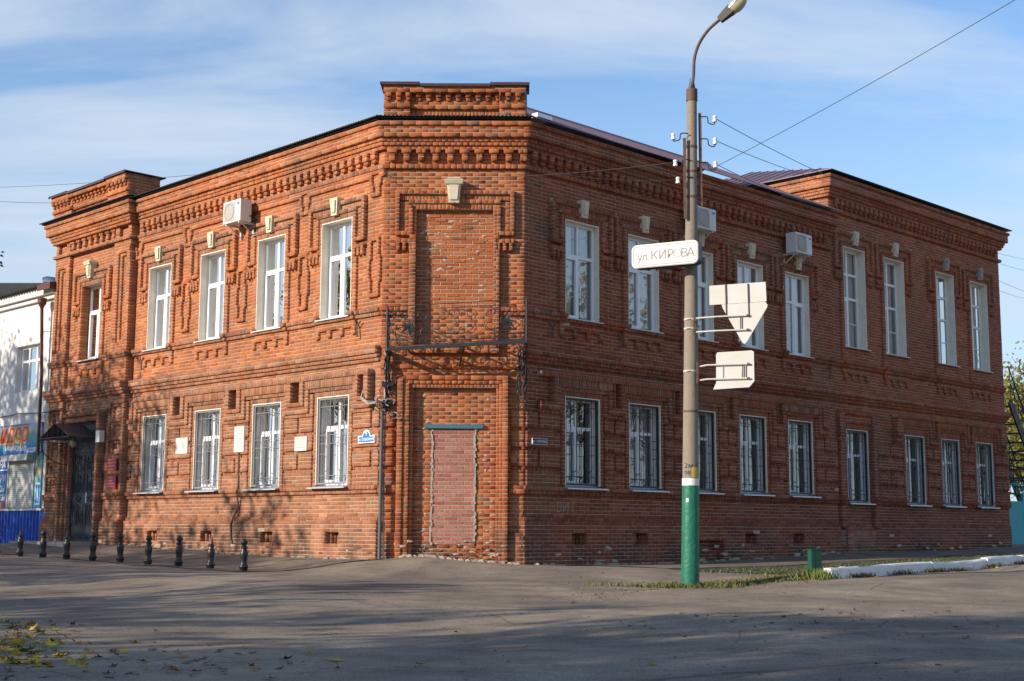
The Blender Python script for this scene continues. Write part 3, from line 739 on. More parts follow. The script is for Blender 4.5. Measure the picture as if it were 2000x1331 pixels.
BR['rest'] = rest; flush_bricks('rest', 'brickwork', BLD, rough=.004)

# ------------------------------------------------------------------ windows
def jit_curtain(mb, F, u0, u1, z0, z1, d, waves, amp, mname):
    k = max(6, int((u1 - u0) * 28)); pts = []
    for i in range(k + 1):
        f = i / k; u = u0 + (u1 - u0) * f; pts.append((u, d + amp * math.sin(f * waves * 6.283) + amp * .5 * math.sin(f * waves * 2.7 * 6.283 + 1)))
    V = [F.P(u, z0, dd) for u, dd in pts] + [F.P(u, z1, dd * .6 + d * .4) for u, dd in pts]
    mb.poly(V, [(i, i + 1, k + 2 + i, k + 1 + i) for i in range(k)], mname)

def window(F, c, hw, z0, z1, face, kind, rv='cream', rnd=None, sash=1, rows=2, rdepth=.25):
    """white plastic window set back in its opening; children: reveal, frame, sash, panes, curtain, sill"""
    rnd = rnd or random.Random(int(c * 1000 + z0 * 77))
    w = empty('window', F.P(c, z0, 0)); w.parent = BLD
    a, b = c - hw, c + hw; df = face - rdepth
    if rv:
        mb = MB(); t = .02
        mb.fbox(F, a, a + t, z0, z1, df - .10, face - .004, rv); mb.fbox(F, b - t, b, z0, z1, df - .10, face - .004, rv); mb.fbox(F, a + t, b - t, z1 - t, z1, df - .10, face - .004, rv)
        mb.build('reveal', w)
        a += t; b -= t; z1 -= t
    fw = .058; mb = MB(); D0, D1 = df - .07, df
    mb.fbox(F, a, a + fw, z0, z1, D0, D1, 'pvc'); mb.fbox(F, b - fw, b, z0, z1, D0, D1, 'pvc'); mb.fbox(F, a + fw, b - fw, z0, z0 + fw, D0, D1, 'pvc'); mb.fbox(F, a + fw, b - fw, z1 - fw, z1, D0, D1, 'pvc')
    H = z1 - z0; m = (a + b) / 2
    zts = [z0 + H * .66] if rows == 2 else [z0 + H * .51, z0 + H * .755]
    mb.fbox(F, m - .033, m + .033, z0 + fw, z1 - fw, D0, D1, 'pvc')
    for zt in zts:
        mb.fbox(F, a + fw, m - .033, zt - .035, zt + .035, D0, D1, 'pvc'); mb.fbox(F, m + .033, b - fw, zt - .035, zt + .035, D0, D1, 'pvc')
    mb.build('frame', w)
    # opening sash
    sx = (m + .033, b - fw) if sash > 0 else (a + fw, m - .033); zs = zts[0] - .035
    mb = MB(); q = .048; E0, E1 = D0 + .02, D1 + .018
    mb.fbox(F, sx[0], sx[0] + q, z0 + fw, zs, E0, E1, 'pvc'); mb.fbox(F, sx[1] - q, sx[1], z0 + fw, zs, E0, E1, 'pvc'); mb.fbox(F, sx[0] + q, sx[1] - q, z0 + fw, z0 + fw + q, E0, E1, 'pvc'); mb.fbox(F, sx[0] + q, sx[1] - q, zs - q, zs, E0, E1, 'pvc')
    mb.build('sash', w)
    if rows == 3:
        mb = MB(); zz_ = z0 + H * .26
        for x0, x1 in ((a + fw, m - .033), (m + .033, b - fw)): mb.fbox(F, x0, x1, zz_ - .012, zz_ + .012, D0 + .03, D1 - .012, 'pvc')
        mb.build('glazing_bar', w)
    zr = [z0 + fw] + [v for zt in zts for v in (zt - .035, zt + .035)] + [z1 - fw]
    for i in range(0, len(zr), 2):
        for x0, x1 in ((a + fw, m - .033), (m + .033, b - fw)):
            mb = MB(); tl = rnd.gauss(0, .004); P = F.P
            mb.poly([P(x0, zr[i], D1 - .03 + tl), P(x1, zr[i], D1 - .03 - tl), P(x1, zr[i + 1], D1 - .03 - tl * .3), P(x0, zr[i + 1], D1 - .03 + tl * .6)], [(0, 1, 2, 3)], 'glass'); mb.build('pane', w)
    mb = MB(); cd = D0 - .05
    if kind == 'net':
        s = rnd.uniform(.25, .45); jit_curtain(mb, F, a, a + (b - a) * s, z0 + .02, z1, cd, 5, .02, 'curtain'); jit_curtain(mb, F, b - (b - a) * rnd.uniform(.25, .4), b, z0 + .02, z1, cd - .05, 4, .02, 'curtain')
    elif kind == 'full':
        jit_curtain(mb, F, a, b - (b - a) * rnd.uniform(.02, .22), z0 + .02, z1, cd, 8, .018, 'curtain')
    elif kind == 'blind':
        n = 9; wv = (b - a) / n
        for i in range(n):
            if rnd.random() < .9: mb.fbox(F, a + i * wv + .012, a + (i + 1) * wv - .012, z0 + .05, z1, cd - .004, cd, 'blind')
    elif kind == 'roller':
        mb.fbox(F, a, b, z0 + H * rnd.uniform(.0, .12), z1, cd - .004, cd, 'curtain')
    if mb.v: mb.build('curtain', w)
    return w

def upper_sill(F, c, hw, z, face, w, m='white_paint'):
    mb = MB(); P = F.P; o = .10
    mb.hexa([P(c - hw - .04, z - .035, face + .10), P(c + hw + .04, z - .035, face + .10), P(c + hw + .04, z - .01, face - .24), P(c - hw - .04, z - .01, face - .24), P(c - hw - .04, z - .012, face + .10), P(c + hw + .04, z - .012, face + .10), P(c + hw + .04, z + .014, face - .24), P(c - hw - .04, z + .014, face - .24)], m)
    return mb.build('sill', w)

def grille(F, c, hw, z0, z1, d, w, m):
    """flat bar security grille with S scrolls"""
    mb = MB(); a, b = c - hw + .015, c + hw - .015; fr = .035
    for x0, x1, y0, y1 in ((a, a + fr, z0, z1), (b - fr, b, z0, z1), (a + fr, b - fr, z0, z0 + fr), (a + fr, b - fr, z1 - fr, z1)): mb.fbox(F, x0, x1, y0, y1, d - .05, d, m)
    H = z1 - z0; Wd = b - a; r = .0105
    bar = lambda pts: mb.tube([F.P(u, z, d - .02) for u, z in pts], r, m, 4)
    X = lambda f: a + Wd * f
    Z = lambda f: z0 + H * f
    for f in (.18, .36, .5, .64, .82): bar([(X(f), Z(0.02)), (X(f), Z(.98))])
    for f in (.10, .90): bar([(X(.02), Z(f)), (X(.98), Z(f))])
    for f in (.35, .47, .57): bar([(X(.02), Z(f)), (X(.22), Z(f))]); bar([(X(.78), Z(f)), (X(.98), Z(f))]); 
    bar([(X(.36), Z(.47)), (X(.64), Z(.47))]); bar([(X(.36), Z(.57)), (X(.64), Z(.57))])
    def ring(fx, fz, ru, rz, a0=0, a1=360, k=14): bar([(X(fx) + ru * math.cos(R(a0 + (a1 - a0) * i / k)), Z(fz) + rz * math.sin(R(a0 + (a1 - a0) * i / k))) for i in range(k + 1)])
    for f in (.05, .52, .95): ring(.5, f, .045, .06)
    for f in (.27, .73):
        s = 1 if f < .5 else -1
        ring(f, .80, .105, .13, -30 if s > 0 else 210, 210 if s > 0 else -30); ring(f, .22, .105, .13, 30 if s > 0 else 150, -210 if s > 0 else 390)
        bar([(X(f) + s * .10, Z(.79)), (X(f) + s * .10, Z(.22))])
    return mb.build('grille', w)

def lower_sill(F, c, hw, z, face, w):
    mb = MB(); P = F.P; o0, o1 = -.22, .16
    mb.hexa([P(c - hw - .09, z - .085, face + o1), P(c + hw + .09, z - .085, face + o1), P(c + hw + .03, z - .02, face + o0), P(c - hw - .03, z - .02, face + o0), P(c - hw - .09, z - .06, face + o1), P(c + hw + .09, z - .06, face + o1), P(c + hw + .03, z + .004, face + o0), P(c - hw - .03, z + .004, face + o0)], 'zinc')
    return mb.build('sill', w)

ck = ['full', 'full', 'full', 'full']
for i, c in enumerate(LW):
    w = window(FL, c, HU, zn(61), 7.02, .055, ck[i], sash=1, rdepth=.21); upper_sill(FL, c, HU, zn(61) + .012, .055, w)
    w = window(FL, c, HD, 1.30, 3.18, .055, 'blind', rv='cream', sash=1, rdepth=.20); lower_sill(FL, c, HD, 1.30, .055, w); grille(FL, c, HD - .02, 1.31, 3.155, .02, w, 'grey_iron')
w = window(FL, BAYC, .56, zn(61) + .02, zn(87), FB + .06, 'roller', rv=None, sash=1); upper_sill(FL, BAYC, .56, zn(61) + .012, FB + .06, w)
rk = ['net', 'full', 'net', 'full', 'net']
for i, c in enumerate(RW):
    w = window(FR, c, HU, zn(61), 7.02, .055, rk[i], sash=(-1 if i < 2 else 1), rdepth=.15); upper_sill(FR, c, HU, zn(61) + .012, .055, w)
    w = window(FR, c, HD, 1.30, 3.18, .055, ('blind', 'net', 'blind', 'blind', 'blind')[i], rv='cream', sash=-1, rdepth=.20); lower_sill(FR, c, HD, 1.30, .055, w); grille(FR, c, HD - .02, 1.31, 3.155, .02, w, 'iron')
for i, c in enumerate(WU):
    w = window(FR, c, .56, ZWB, ZWT, WB + .05, 'full', sash=-1, rows=3); upper_sill(FR, c, .56, ZWB + .012, WB + .045, w)
for i, c in enumerate(WDn):
    fc = WB + .05 if i else WB + .03
    w = window(FR, c, .545, 1.14, 3.10, fc, 'blind', rv='white_paint', sash=-1, rdepth=.20); lower_sill(FR, c, .545, 1.17, fc - .03, w); grille(FR, c, .52, 1.17, 3.06, fc - .03, w, 'iron')

# keystones: tapered stone with a raised wedge
def keystone(F, c, z0, z1, d, wt, wb, dep, cap=False, m='stone'):
    mb = MB(); P = F.P
    def wedge(a, b, za, zb, d0, d1): mb.hexa([P(c - a, za, d1), P(c + a, za, d1), P(c + a, za, d0), P(c - a, za, d0), P(c - b, zb, d1 + .02), P(c + b, zb, d1 + .02), P(c + b, zb, d0), P(c - b, zb, d0)], m)
    wedge(wb / 2, wt / 2, z0, z1, d - .1, d + dep)
    k = mb.build('keystone', BLD)
    mb = MB(); wedge(wb / 2 - .035, wt / 2 - .05, z0 + .06, z1 - (.05 if not cap else .02), d + dep - .01, d + dep + .035); mb.build('raised_wedge', k)
    if cap:
        mb = MB(); mb.hexa([P(c - wt / 2 - .03, z1, d + dep + .06), P(c + wt / 2 + .03, z1, d + dep + .06), P(c + wt / 2 + .03, z1, d - .1), P(c - wt / 2 - .03, z1, d - .1), P(c - wt / 2 - .05, z1 + .08, d + dep + .1), P(c + wt / 2 + .05, z1 + .08, d + dep + .1), P(c + wt / 2 + .05, z1 + .08, d - .1), P(c - wt / 2 - .05, z1 + .08, d - .1)], m)
        mb.hexa([P(c - wt / 2 - .05, z1 + .08, d + dep + .1), P(c + wt / 2 + .05, z1 + .08, d + dep + .1), P(c + wt / 2 + .05, z1 + .08, d - .1), P(c - wt / 2 - .05, z1 + .08, d - .1), P(c - wt / 2 + .03, z1 + .15, d + dep), P(c + wt / 2 - .03, z1 + .15, d + dep), P(c + wt / 2 - .03, z1 + .15, d - .1), P(c - wt / 2 + .03, z1 + .15, d - .1)], m)
        mb.build('capstone', k)
for c in LW: keystone(FL, c, 7.12, 7.50, .05, .27, .19, .09)
for c in RW: keystone(FR, c, 7.12, 7.50, .05, .25, .18, .085)
for c in WU[:2]: keystone(FR, c, ZWT + .08, ZWT + .46, WB + .05, .25, .18, .09)
for c in WU[2:]: keystone(FR, c, ZWT + .08, ZWT + .46, WB + .05, .19, .19, .10, m='cement')
keystone(FL, BAYC, 7.10, 7.46, FB + .05, .25, .18, .13, cap=True)
keystone(FC, cc - .02, 7.13, 7.52, .05, .30, .22, .14, cap=True)

# dark interior behind the openings
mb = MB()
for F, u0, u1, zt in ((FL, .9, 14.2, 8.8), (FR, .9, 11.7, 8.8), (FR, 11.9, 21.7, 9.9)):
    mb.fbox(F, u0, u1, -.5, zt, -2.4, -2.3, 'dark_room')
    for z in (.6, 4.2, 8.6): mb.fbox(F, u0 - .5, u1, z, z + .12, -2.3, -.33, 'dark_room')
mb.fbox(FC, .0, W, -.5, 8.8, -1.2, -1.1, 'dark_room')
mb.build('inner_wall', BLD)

# ------------------------------------------------------------------ roofs
def roof_strip(F, u0, u1, zt, d0, back, slope, m, edge_m, m0=0, m1=0, name='roof', fascia=.07, wave=.012, pitch=.085):
    """corrugated sheet laid on the cornice, overhanging by d0, rising backwards"""
    mb = MB(); k = int((u1 - u0) / pitch * 4); V = []
    za = zt + .02
    for row, (d, z) in enumerate(((d0, za - d0 * math.tan(slope) * .15), (-back, za + (d0 + back) * math.tan(slope)))):
        for i in range(k + 1):
            f = i / k; u = (u0 - m0 * d) + ((u1 + m1 * d) - (u0 - m0 * d)) * f
            V.append(F.P(u, z + wave * math.sin(u * 2 * math.pi / pitch) * (1 if row == 0 else .6), d))
    V2 = [Vector(v) - Vector((0, 0, .012)) for v in V]; n = k + 1
    Fc = [(i, i + 1, n + i + 1, n + i) for i in range(k)] + [(2 * n + n + i, 2 * n + n + i + 1, 2 * n + i + 1, 2 * n + i) for i in range(k)] + [(2 * n + i, 2 * n + i + 1, i + 1, i) for i in range(k)]
    mb.poly(V + V2, Fc, m)
    if fascia: mb.fbox(F, u0 - m0 * (d0 - .06), u1 + m1 * (d0 - .06), zt - .02, zt + .0, .20, d0 - .09, edge_m)
    return mb.build(name, BLD)
ZE = zn(112) 
SLO = R(25.2)
roof_strip(FL, 0, BAY0, ZE, .37, 4.2, R(9), 'roof_dark', 'roof_dark', m0=.414)
roof_strip(FL, BAY0 - .3, BAY1 + .45, ZE, .37 + PB, .0, R(8), 'roof_dark', 'roof_dark')
roof_strip(FC, 0, W, ZE, .37, 3.4, R(4), 'roof_dark', 'roof_dark', m0=.414, m1=.414)
roof_strip(FR, 0, WINGU0 + .04, ZE, .40, 4.0, SLO, 'roof', 'roof_dark', m0=.414, fascia=0)
# smooth dark sheet that folds up behind the left eave
mb = MB()
mb.poly([FL.P(-.1, ZE + .03, .33), FL.P(BAY0, ZE + .03, .33), FL.P(BAY0, ZE + .06, .25), FL.P(-.1, ZE + .06, .25), FL.P(BAY0, ZE + .6, -4), FL.P(2.0, ZE + .6, -4)], [(0, 1, 2, 3), (3, 2, 4, 5)], 'roof_dark'); mb.build('eave_flashing', BLD)
# right roof ridge cap and inner slope so the roof is closed
mb = MB(); zr = ZE + .02 + 4.4 * math.tan(SLO)
mb.poly([FR.P(1.75, zr, -4.0), FR.P(WINGU0, zr, -4.0), FR.P(WINGU0, zr - 2.2, -9), FR.P(4.5, zr - 2.2, -9)], [(0, 1, 2, 3)], 'roof')
a, b = FR.P(1.75, zr + .0, -4.0), FR.P(WINGU0, zr + .0, -4.0); mb.tube([a, b], .05, 'roof', 6); mb.build('roof_ridge', BLD)
# wing roof: hipped maroon sheets
ZW = zn(126)
mb = MB(); P = FR.P; o = .36
e = [P(WINGU0 - o, ZW + .02, WB + o), P(WINGU1 + o, ZW + .02, WB + o), P(WINGU1 + o, ZW + .02, -11), P(WINGU0 - o, ZW + .02, -11)]
rg = [P(WINGU0 + 3.6, ZW + 1.65, -5), P(WINGU1 - 4.2, ZW + .9, -5)]
def slab(pts, m, t=.02):
    V = [Vector(p) for p in pts] + [Vector(p) - Vector((0, 0, t)) for p in pts]; n = len(pts)
    mb.poly(V, [tuple(range(n)), tuple(range(2 * n - 1, n - 1, -1))] + [(i, n + i, n + (i + 1) % n, (i + 1) % n) for i in range(n)], m)
slab([e[0], e[1], rg[1], rg[0]], 'roof_dark'); slab([e[3], e[0], rg[0]], 'roof'); slab([e[1], e[2], rg[1]], 'roof'); slab([e[2], e[3], rg[0], rg[1]], 'roof')
wroof = mb.build('wing_roof', BLD)
mb = MB()
for k in range(1, 18):          # standing seams of the left hip
    f = k / 18; a = e[3].lerp(e[0], f); b = (rg[0].lerp(e[3], abs(f - .5) * 2) if f < .5 else rg[0].lerp(e[0], abs(f - .5) * 2)); t = (a + (b - a) * .02); mb.tube([t + Vector((0, 0, .015)), b + Vector((0, 0, .015))], .014, 'roof', 4)
mb.build('seam', wroof, kind='stuff')
# metal flashing on the main roof edge against the wing
mb = MB(); mb.fbox(FR, 9.4, WINGU0 - .25, ZE + .035, ZE + .05, .05, .30, 'zinc'); mb.build('roof_flashing', BLD)
mb = MB(); mb.fbox(FR, .05, .5, ZE + .05, ZE + .14, .0, .34, 'zinc'); mb.build('roof_flashing', BLD)

# parapet caps
def cap(F, u0, u1, z, d0, d1, steps, m='flash'):
    mb = MB()
    for a, b, dz in steps:
        mb.fbox(F, a, b, z + dz, z + dz + .022, d0, d1 + .06, m); mb.fbox(F, a, b, z + dz - .04, z + dz, d1 + .04, d1 + .06, m)
    return mb.build('parapet_cap', BLD)
ZC = zn(121)
cap(FC, 0, W, ZC, -.45, .26, ((-.10, .74, .02), (.74, 2.22, -.015), (2.22, W + .10, .015)))
mb = MB(); mb.fbox(FC, W - .0, W + .05, ZE, ZC + .02, -.4, .10, 'vent_blue'); mb.fbox(FC, -.02, W, ZE, ZC, -.42, -.36, 'mortar'); mb.build('parapet_back', BLD)
cap(FL, 0, 0, ZC, -.75, PB + .23, ((BAY0 + .0, BAY0 + 1.1, .02), (BAY0 + 1.1, BAY1 - .95, -.015), (BAY1 - .95, BAY1 + .12, .015)))
# side of the bay parapet, facing right: brick courses
FPS = Face(FL.P(BAY0 + .08, 0, PB + .13), -FL.n, -FL.t)
wps = Wall('side', FPS, 0, .95, 112, 121, 0, 'std', thick=.2); wps.run(); flush_bricks('side', 'brickwork', BLD); flush_mortar('side', 'wall', BLD)

# ------------------------------------------------------------------ blue lintel, rough edges of the infill
mb = MB(); mb.fbox(FC, .93, 2.12, 2.425, 2.505, -.12, -.005, 'lintel_blue'); mb.build('lintel', BLD)
mb = MB(); rr = random.Random(5)
for side in (1.06, 1.97):
    z = .05
    while z < 2.4:
        h = rr.uniform(.03, .08); x = side + rr.uniform(-.018, .018) + (.012 if side < 1.5 else -.012); hw = rr.uniform(.010, .026); mb.fbox(FC, x - hw, x + hw, z, z + h, -.10, -.046 + rr.uniform(0, .02), 'cement'); z += h * rr.uniform(.85, 1.1)
mb.build('mortar_edge', BLD, kind='stuff')
# mortar smears on the rough niche and eroded lumps low on the corner
mb = MB()
def smear(F, u, z, d, w_, h_, m):
    n = 9; mb.poly([F.P(u, z, d + rr.uniform(.008, .02))] + [F.P(u + w_ * math.cos(6.283 * i / n) * rr.uniform(.5, 1.1), z + h_ * math.sin(6.283 * i / n) * rr.uniform(.5, 1.1), d - .004) for i in range(n)], [(0, 1 + i, 1 + (i + 1) % n) for i in range(n)], m)
for _ in range(46): smear(FC, rr.uniform(.74, 2.25), 6.95 - abs(rr.gauss(0, 1.0)), -.072, rr.uniform(.03, .14), rr.uniform(.015, .045), rr.choice(['mortar', 'cement', 'mortar']))
for _ in range(60):
    u = rr.choice([rr.uniform(.72, 1.02), rr.uniform(2.0, 2.36)]); smear(FC, u, rr.uniform(.0, 3.1) ** 1.0, -.062, rr.uniform(.02, .08), rr.uniform(.012, .035), rr.choice(['mortar', 'cement']))
for _ in range(70): smear(FC, rr.uniform(.40, 2.60), rr.uniform(-.35, .12 + .12 * rr.random()), .143 if rr.random() < .6 else -.05, rr.uniform(.02, .09), rr.uniform(.012, .035), rr.choice(['dirt', 'dirt', 'mortar', 'cement', 'dirt']))
for _ in range(26): smear(FC, rr.choice([rr.gauss(2.63, .03), rr.gauss(2.92, .03), rr.gauss(.38, .03)]), rr.uniform(-.3, 1.1), .06 + .08 * rr.random(), rr.uniform(.015, .04), rr.uniform(.02, .06), rr.choice(['dirt', 'dirt', 'mortar']))
for F, u0, u1 in ((FR, .1, 11.6), (FL, .1, 9.8), (FR, 14, 21.5)):
    for _ in range(40): smear(F, rr.uniform(u0, u1), rr.uniform(-.35, .05), .105 if F is FL else .08, rr.uniform(.05, .22), rr.uniform(.02, .06), rr.choice(['dirt', 'dirt', 'mortar', 'cement']))
mb.build('mortar_smear', BLD, kind='stuff')
# rubble and mortar lumps at the foot of the walls
mb = MB()
for F, u0, u1, cnt in ((FC, .0, W, 60), (FL, .0, 9.9, 60), (FR, 0, 11.5, 60)):
    for k in range(cnt):
        u = rr.uniform(u0, u1); p = F.P(u, 0, .13 + rr.uniform(-.02, .06)); z = gz(p.x, p.y); s = rr.uniform(.02, .055)
        V = [p + Vector((rr.uniform(-s, s) * 1.6, rr.uniform(-s, s), z - .01 + (s * rr.uniform(.6, 1.3) if i > 3 else 0))) for i in range(8)]
        c = Vector((p.x, p.y, z)); q = [(-1, -1), (1, -1), (1, 1), (-1, 1)]
        V = [c + Vector((x * s * rr.uniform(.8, 1.8), y * s * rr.uniform(.7, 1.2), -.02)) for x, y in q] + [c + Vector((x * s * rr.uniform(.5, 1.1), y * s * rr.uniform(.5, 1), s * rr.uniform(.5, 1.1))) for x, y in q]
        mb.hexa(V, rr.choice(['cement', 'mortar', 'step', 'cement']))
tag(mb.build('rubble'), 'crumbled brick and mortar lying along the foot of the walls', 'rubble', kind='stuff')

# ------------------------------------------------------------------ ground, road, pavement
def asphalt(name, base, sand, crack=True, spots=.5):
    m = bpy.data.materials.new(name); m.use_nodes = True; t = m.node_tree; b = t.nodes['Principled BSDF']; b.inputs['Roughness'].default_value = .88; b.inputs['Specular IOR Level'].default_value = .25
    gg = N(t, 'ShaderNodeNewGeometry')
    def nz(scale, det, rough=.6, dist=0.0):
        n = N(t, 'ShaderNodeTexNoise', inp={'Scale': scale, 'Detail': det, 'Roughness': rough, 'Distortion': dist}); t.links.new(gg.outputs['Position'], n.inputs['Vector']); return n.outputs['Fac']
    def ramp(src, a, bb, lo, hi):
        r = N(t, 'ShaderNodeMapRange', inp={1: a, 2: bb, 3: lo, 4: hi}); t.links.new(src, r.inputs[0]); return r.outputs[0]
    def mix(f, a, bcol, mode='MIX'):
        x = N(t, 'ShaderNodeMix', data_type='RGBA', blend_type=mode)
        if isinstance(f, float): x.inputs[0].default_value = f
        else: t.links.new(f, x.inputs[0])
        if isinstance(a, tuple): x.inputs[6].default_value = (*a, 1)
        else: t.links.new(a, x.inputs[6])
        if isinstance(bcol, tuple): x.inputs[7].default_value = (*bcol, 1)
        else: t.links.new(bcol, x.inputs[7])
        return x.outputs[2]
    c = mix(ramp(nz(.35, 6, .62), .40, .62, 0, .75), base, sand)
    c = mix(1.0, c, ramp(nz(1.6, 7), .25, .75, .70, 1.30), 'MULTIPLY')
    c = mix(ramp(nz(4.5, 8, .72), .55, .68, 0, .5), c, tuple(v * .5 for v in base))
    c = mix(1.0, c, ramp(nz(48, 4, .75), .32, .68, .45, 1.55), 'MULTIPLY')
    vo = N(t, 'ShaderNodeTexVoronoi', inp={'Scale': 42.0}); t.links.new(gg.outputs['Position'], vo.inputs['Vector'])
    c = mix(ramp(vo.outputs['Distance'], .0, .34, .55, 0), c, tuple(min(1, v * 2.1) for v in base))
    h = nz(130, 4, .7)
    if crack:
        mp_ = N(t, 'ShaderNodeMapping'); t.links.new(gg.outputs['Position'], mp_.inputs[0]); 
        dn = N(t, 'ShaderNodeTexNoise', inp={'Scale': 1.1, 'Detail': 5.0}); t.links.new(gg.outputs['Position'], dn.inputs['Vector'])
        ad = N(t, 'ShaderNodeMix', data_type='RGBA', inp={0: .16}, blend_type='ADD'); t.links.new(gg.outputs['Position'], ad.inputs[6]); t.links.new(dn.outputs['Color'], ad.inputs[7])
        vc = N(t, 'ShaderNodeTexVoronoi', feature='DISTANCE_TO_EDGE', inp={'Scale': .38}); t.links.new(ad.outputs[2], vc.inputs['Vector'])
        cf = ramp(vc.outputs['Distance'], .0, .008, .75, 0.0); msk = ramp(nz(.5, 5), .46, .60, 0, 1)
        mm = N(t, 'ShaderNodeMath', operation='MULTIPLY'); t.links.new(cf, mm.inputs[0]); t.links.new(msk, mm.inputs[1])
        c = mix(mm.outputs[0], c, tuple(v * .28 for v in base))
    t.links.new(c, b.inputs['Base Color'])
    bp = N(t, 'ShaderNodeBump', inp={'Strength': .7, 'Distance': .008}); t.links.new(h, bp.inputs['Height']); t.links.new(bp.outputs[0], b.inputs['Normal'])
    return m
M['asphalt'] = asphalt('worn asphalt', (.185, .150, .118), (.345, .28, .20))
M['path'] = asphalt('dusty path asphalt', (.155, .124, .098), (.24, .193, .142), crack=False)
M['soil'] = mat('damp soil', (.05, .038, .028), .95, noise=.35, nscale=6, bump=.9, bscale=20, col2=(.10, .08, .06), dist=2)

def axis_vals(c, fine, half, coarse):
    a = list(np.arange(c - half, c + half + 1e-6, fine)); o = []
    s = fine; x = c + half
    while x < coarse: s *= 1.35; x += s; o.append(x)
    o2 = []; s = fine; x = c - half
    while x > -coarse: s *= 1.35; x -= s; o2.append(x)
    return np.array(o2[::-1] + a + o)
def sheet(name, xs, ys, zoff, m, keep=None, micro=0.0, **kw):
    X, Y = np.meshgrid(xs, ys); Z = ground_z(X, Y) + zoff
    if micro: Z = Z + micro * (np.sin(X * 1.7 + np.sin(Y * 1.1) * 2) * np.sin(Y * 1.3 + X * .4) + .5 * np.sin(X * 4.1 + Y * 2.2) * np.sin(Y * 3.7))
    ny, nx = X.shape; V = np.stack([X, Y, Z], -1).reshape(-1, 3)
    F = [(j * nx + i, j * nx + i + 1, (j + 1) * nx + i + 1, (j + 1) * nx + i) for j in range(ny - 1) for i in range(nx - 1) if keep is None or keep((xs[i] + xs[i + 1]) / 2, (ys[j] + ys[j + 1]) / 2)]
    me = bpy.data.meshes.new(name); me.from_pydata(V.tolist(), [], F); me.materials.append(M[m]); me.polygons.foreach_set('use_smooth', [True] * len(F)); me.update()
    return link(name, me, None, **kw)
sheet('road', axis_vals(0, .35, 20, 700), axis_vals(-8, .35, 20, 900), 0, 'asphalt', micro=.006, kind='structure')
def strip(name, F, u0, u1, d0, d1, zoff, m, wob=.0, nu=None, nd=8, **kw):
    nu = nu or int((u1 - u0) / .3); V = []; rs = random.Random(9)
    ph = [rs.uniform(0, 6) for _ in range(6)]
    for j in range(nd + 1):
        for i in range(nu + 1):
            u = u0 + (u1 - u0) * i / nu; f = j / nd; e = wob * (math.sin(u * 1.1 + ph[0]) + .6 * math.sin(u * 2.7 + ph[1]) + .4 * math.sin(u * 6.1 + ph[2]))
            d = d0 + (d1 - d0) * f + (e if j == nd else (e * .8 if j == 0 and d0 > 1 else 0)); p = F.P(u, 0, d); V.append((p.x, p.y, gz(p.x, p.y) + (zoff(u, f) if callable(zoff) else zoff)))
    n = nu + 1; Fc = [(j * n + i, j * n + i + 1, (j + 1) * n + i + 1, (j + 1) * n + i) for j in range(nd) for i in range(nu)]
    me = bpy.data.meshes.new(name); me.from_pydata(V, [], Fc); me.materials.append(M[m]); me.polygons.foreach_set('use_smooth', [True] * len(Fc)); me.update(); return link(name, me, None, **kw)
strip('pavement', FR, 1.2, 34, .0, 2.9, .012, 'path', wob=.10, kind='structure')
strip('pavement', FL, -.4, 26, .0, 3.0, .012, 'path', wob=.06, kind='structure')
strip('verge_soil', FR, 1.0, 34, 3.0, 6.75, .010, 'soil', wob=.12, kind='structure')

# ------------------------------------------------------------------ kerb of whitewashed stones
KU0, KD = 6.9, 6.9
# kerb stones follow a line parallel to the right facade
k0 = Vector((6.62, -4.36, 0)); kd = Vector((math.cos(aR), math.sin(aR), 0)); kn = Vector((kd.y, -kd.x, 0))
kerb = empty('kerb', k0, label='row of whitewashed kerb stones with peeling paint edging the grass verge on the right', cat='kerb')
s = 0; rk_ = random.Random(2)
for L_ in (.95, 2.6, 2.2, 1.55, 1.3, 1.6, 1.5, 1.6, 1.5, 1.6, 1.5):
    mb = MB(); tl = rk_.uniform(-.02, .02)
    a = k0 + kd * (s + .012); b = k0 + kd * (s + L_ - .012); off = rk_.uniform(-.03, .03)
    V = []
    nseg = 5
    for i in range(nseg + 1):
        p = a.lerp(b, i / nseg); z = gz(p.x, p.y); j = lambda q=.003: rk_.gauss(0, q)
        h = .185 + tl * (i / nseg - .5) + (rk_.gauss(0, .002))
        for o, zz_ in ((.10 + off, -.10), (.085 + off, h - .03), (.06 + off, h), (-.07 + off, h), (-.09 + off, -.10)):
            q = p + kn * (o + j()); V.append((q.x, q.y, z + zz_ + j(.004)))
    Fc = [(i * 5 + k, i * 5 + k + 1, (i + 1) * 5 + k + 1, (i + 1) * 5 + k) for i in range(nseg) for k in range(4)] + [(0, 1, 2, 3, 4), tuple(nseg * 5 + k for k in (4, 3, 2, 1, 0))]
    mb.poly(V, Fc, 'kerb_white'); mb.build('kerb_stone', kerb)
    s += L_

# ------------------------------------------------------------------ grass and leaves
def blades(mb, n, sampler, hmin, hmax, cols, r, lean=.5):
    for _ in range(n):
        x, y = sampler(); z = gz(x, y) + .005; h = r.uniform(hmin, hmax); a = r.uniform(0, 6.28); w = r.uniform(.006, .013); dx, dy = math.cos(a) * w, math.sin(a) * w; lx, ly = r.gauss(0, lean) * h, r.gauss(0, lean) * h
        c = r.choice(cols); k = r.uniform(.75, 1.25); c = (c[0] * k, c[1] * k, c[2] * k, 1)
        mb.poly([(x - dx, y - dy, z), (x + dx, y + dy, z), (x + lx * .5 + dx * .7, y + ly * .5 + dy * .7, z + h * .6), (x + lx * .5 - dx * .7, y + ly * .5 - dy * .7, z + h * .6), (x + lx, y + ly, z + h)], [(0, 1, 2, 3), (3, 2, 4)], 'grass', c)
GR = [(.085, .12, .028), (.11, .14, .035), (.065, .10, .025), (.17, .16, .055), (.20, .15, .07), (.15, .11, .05)]
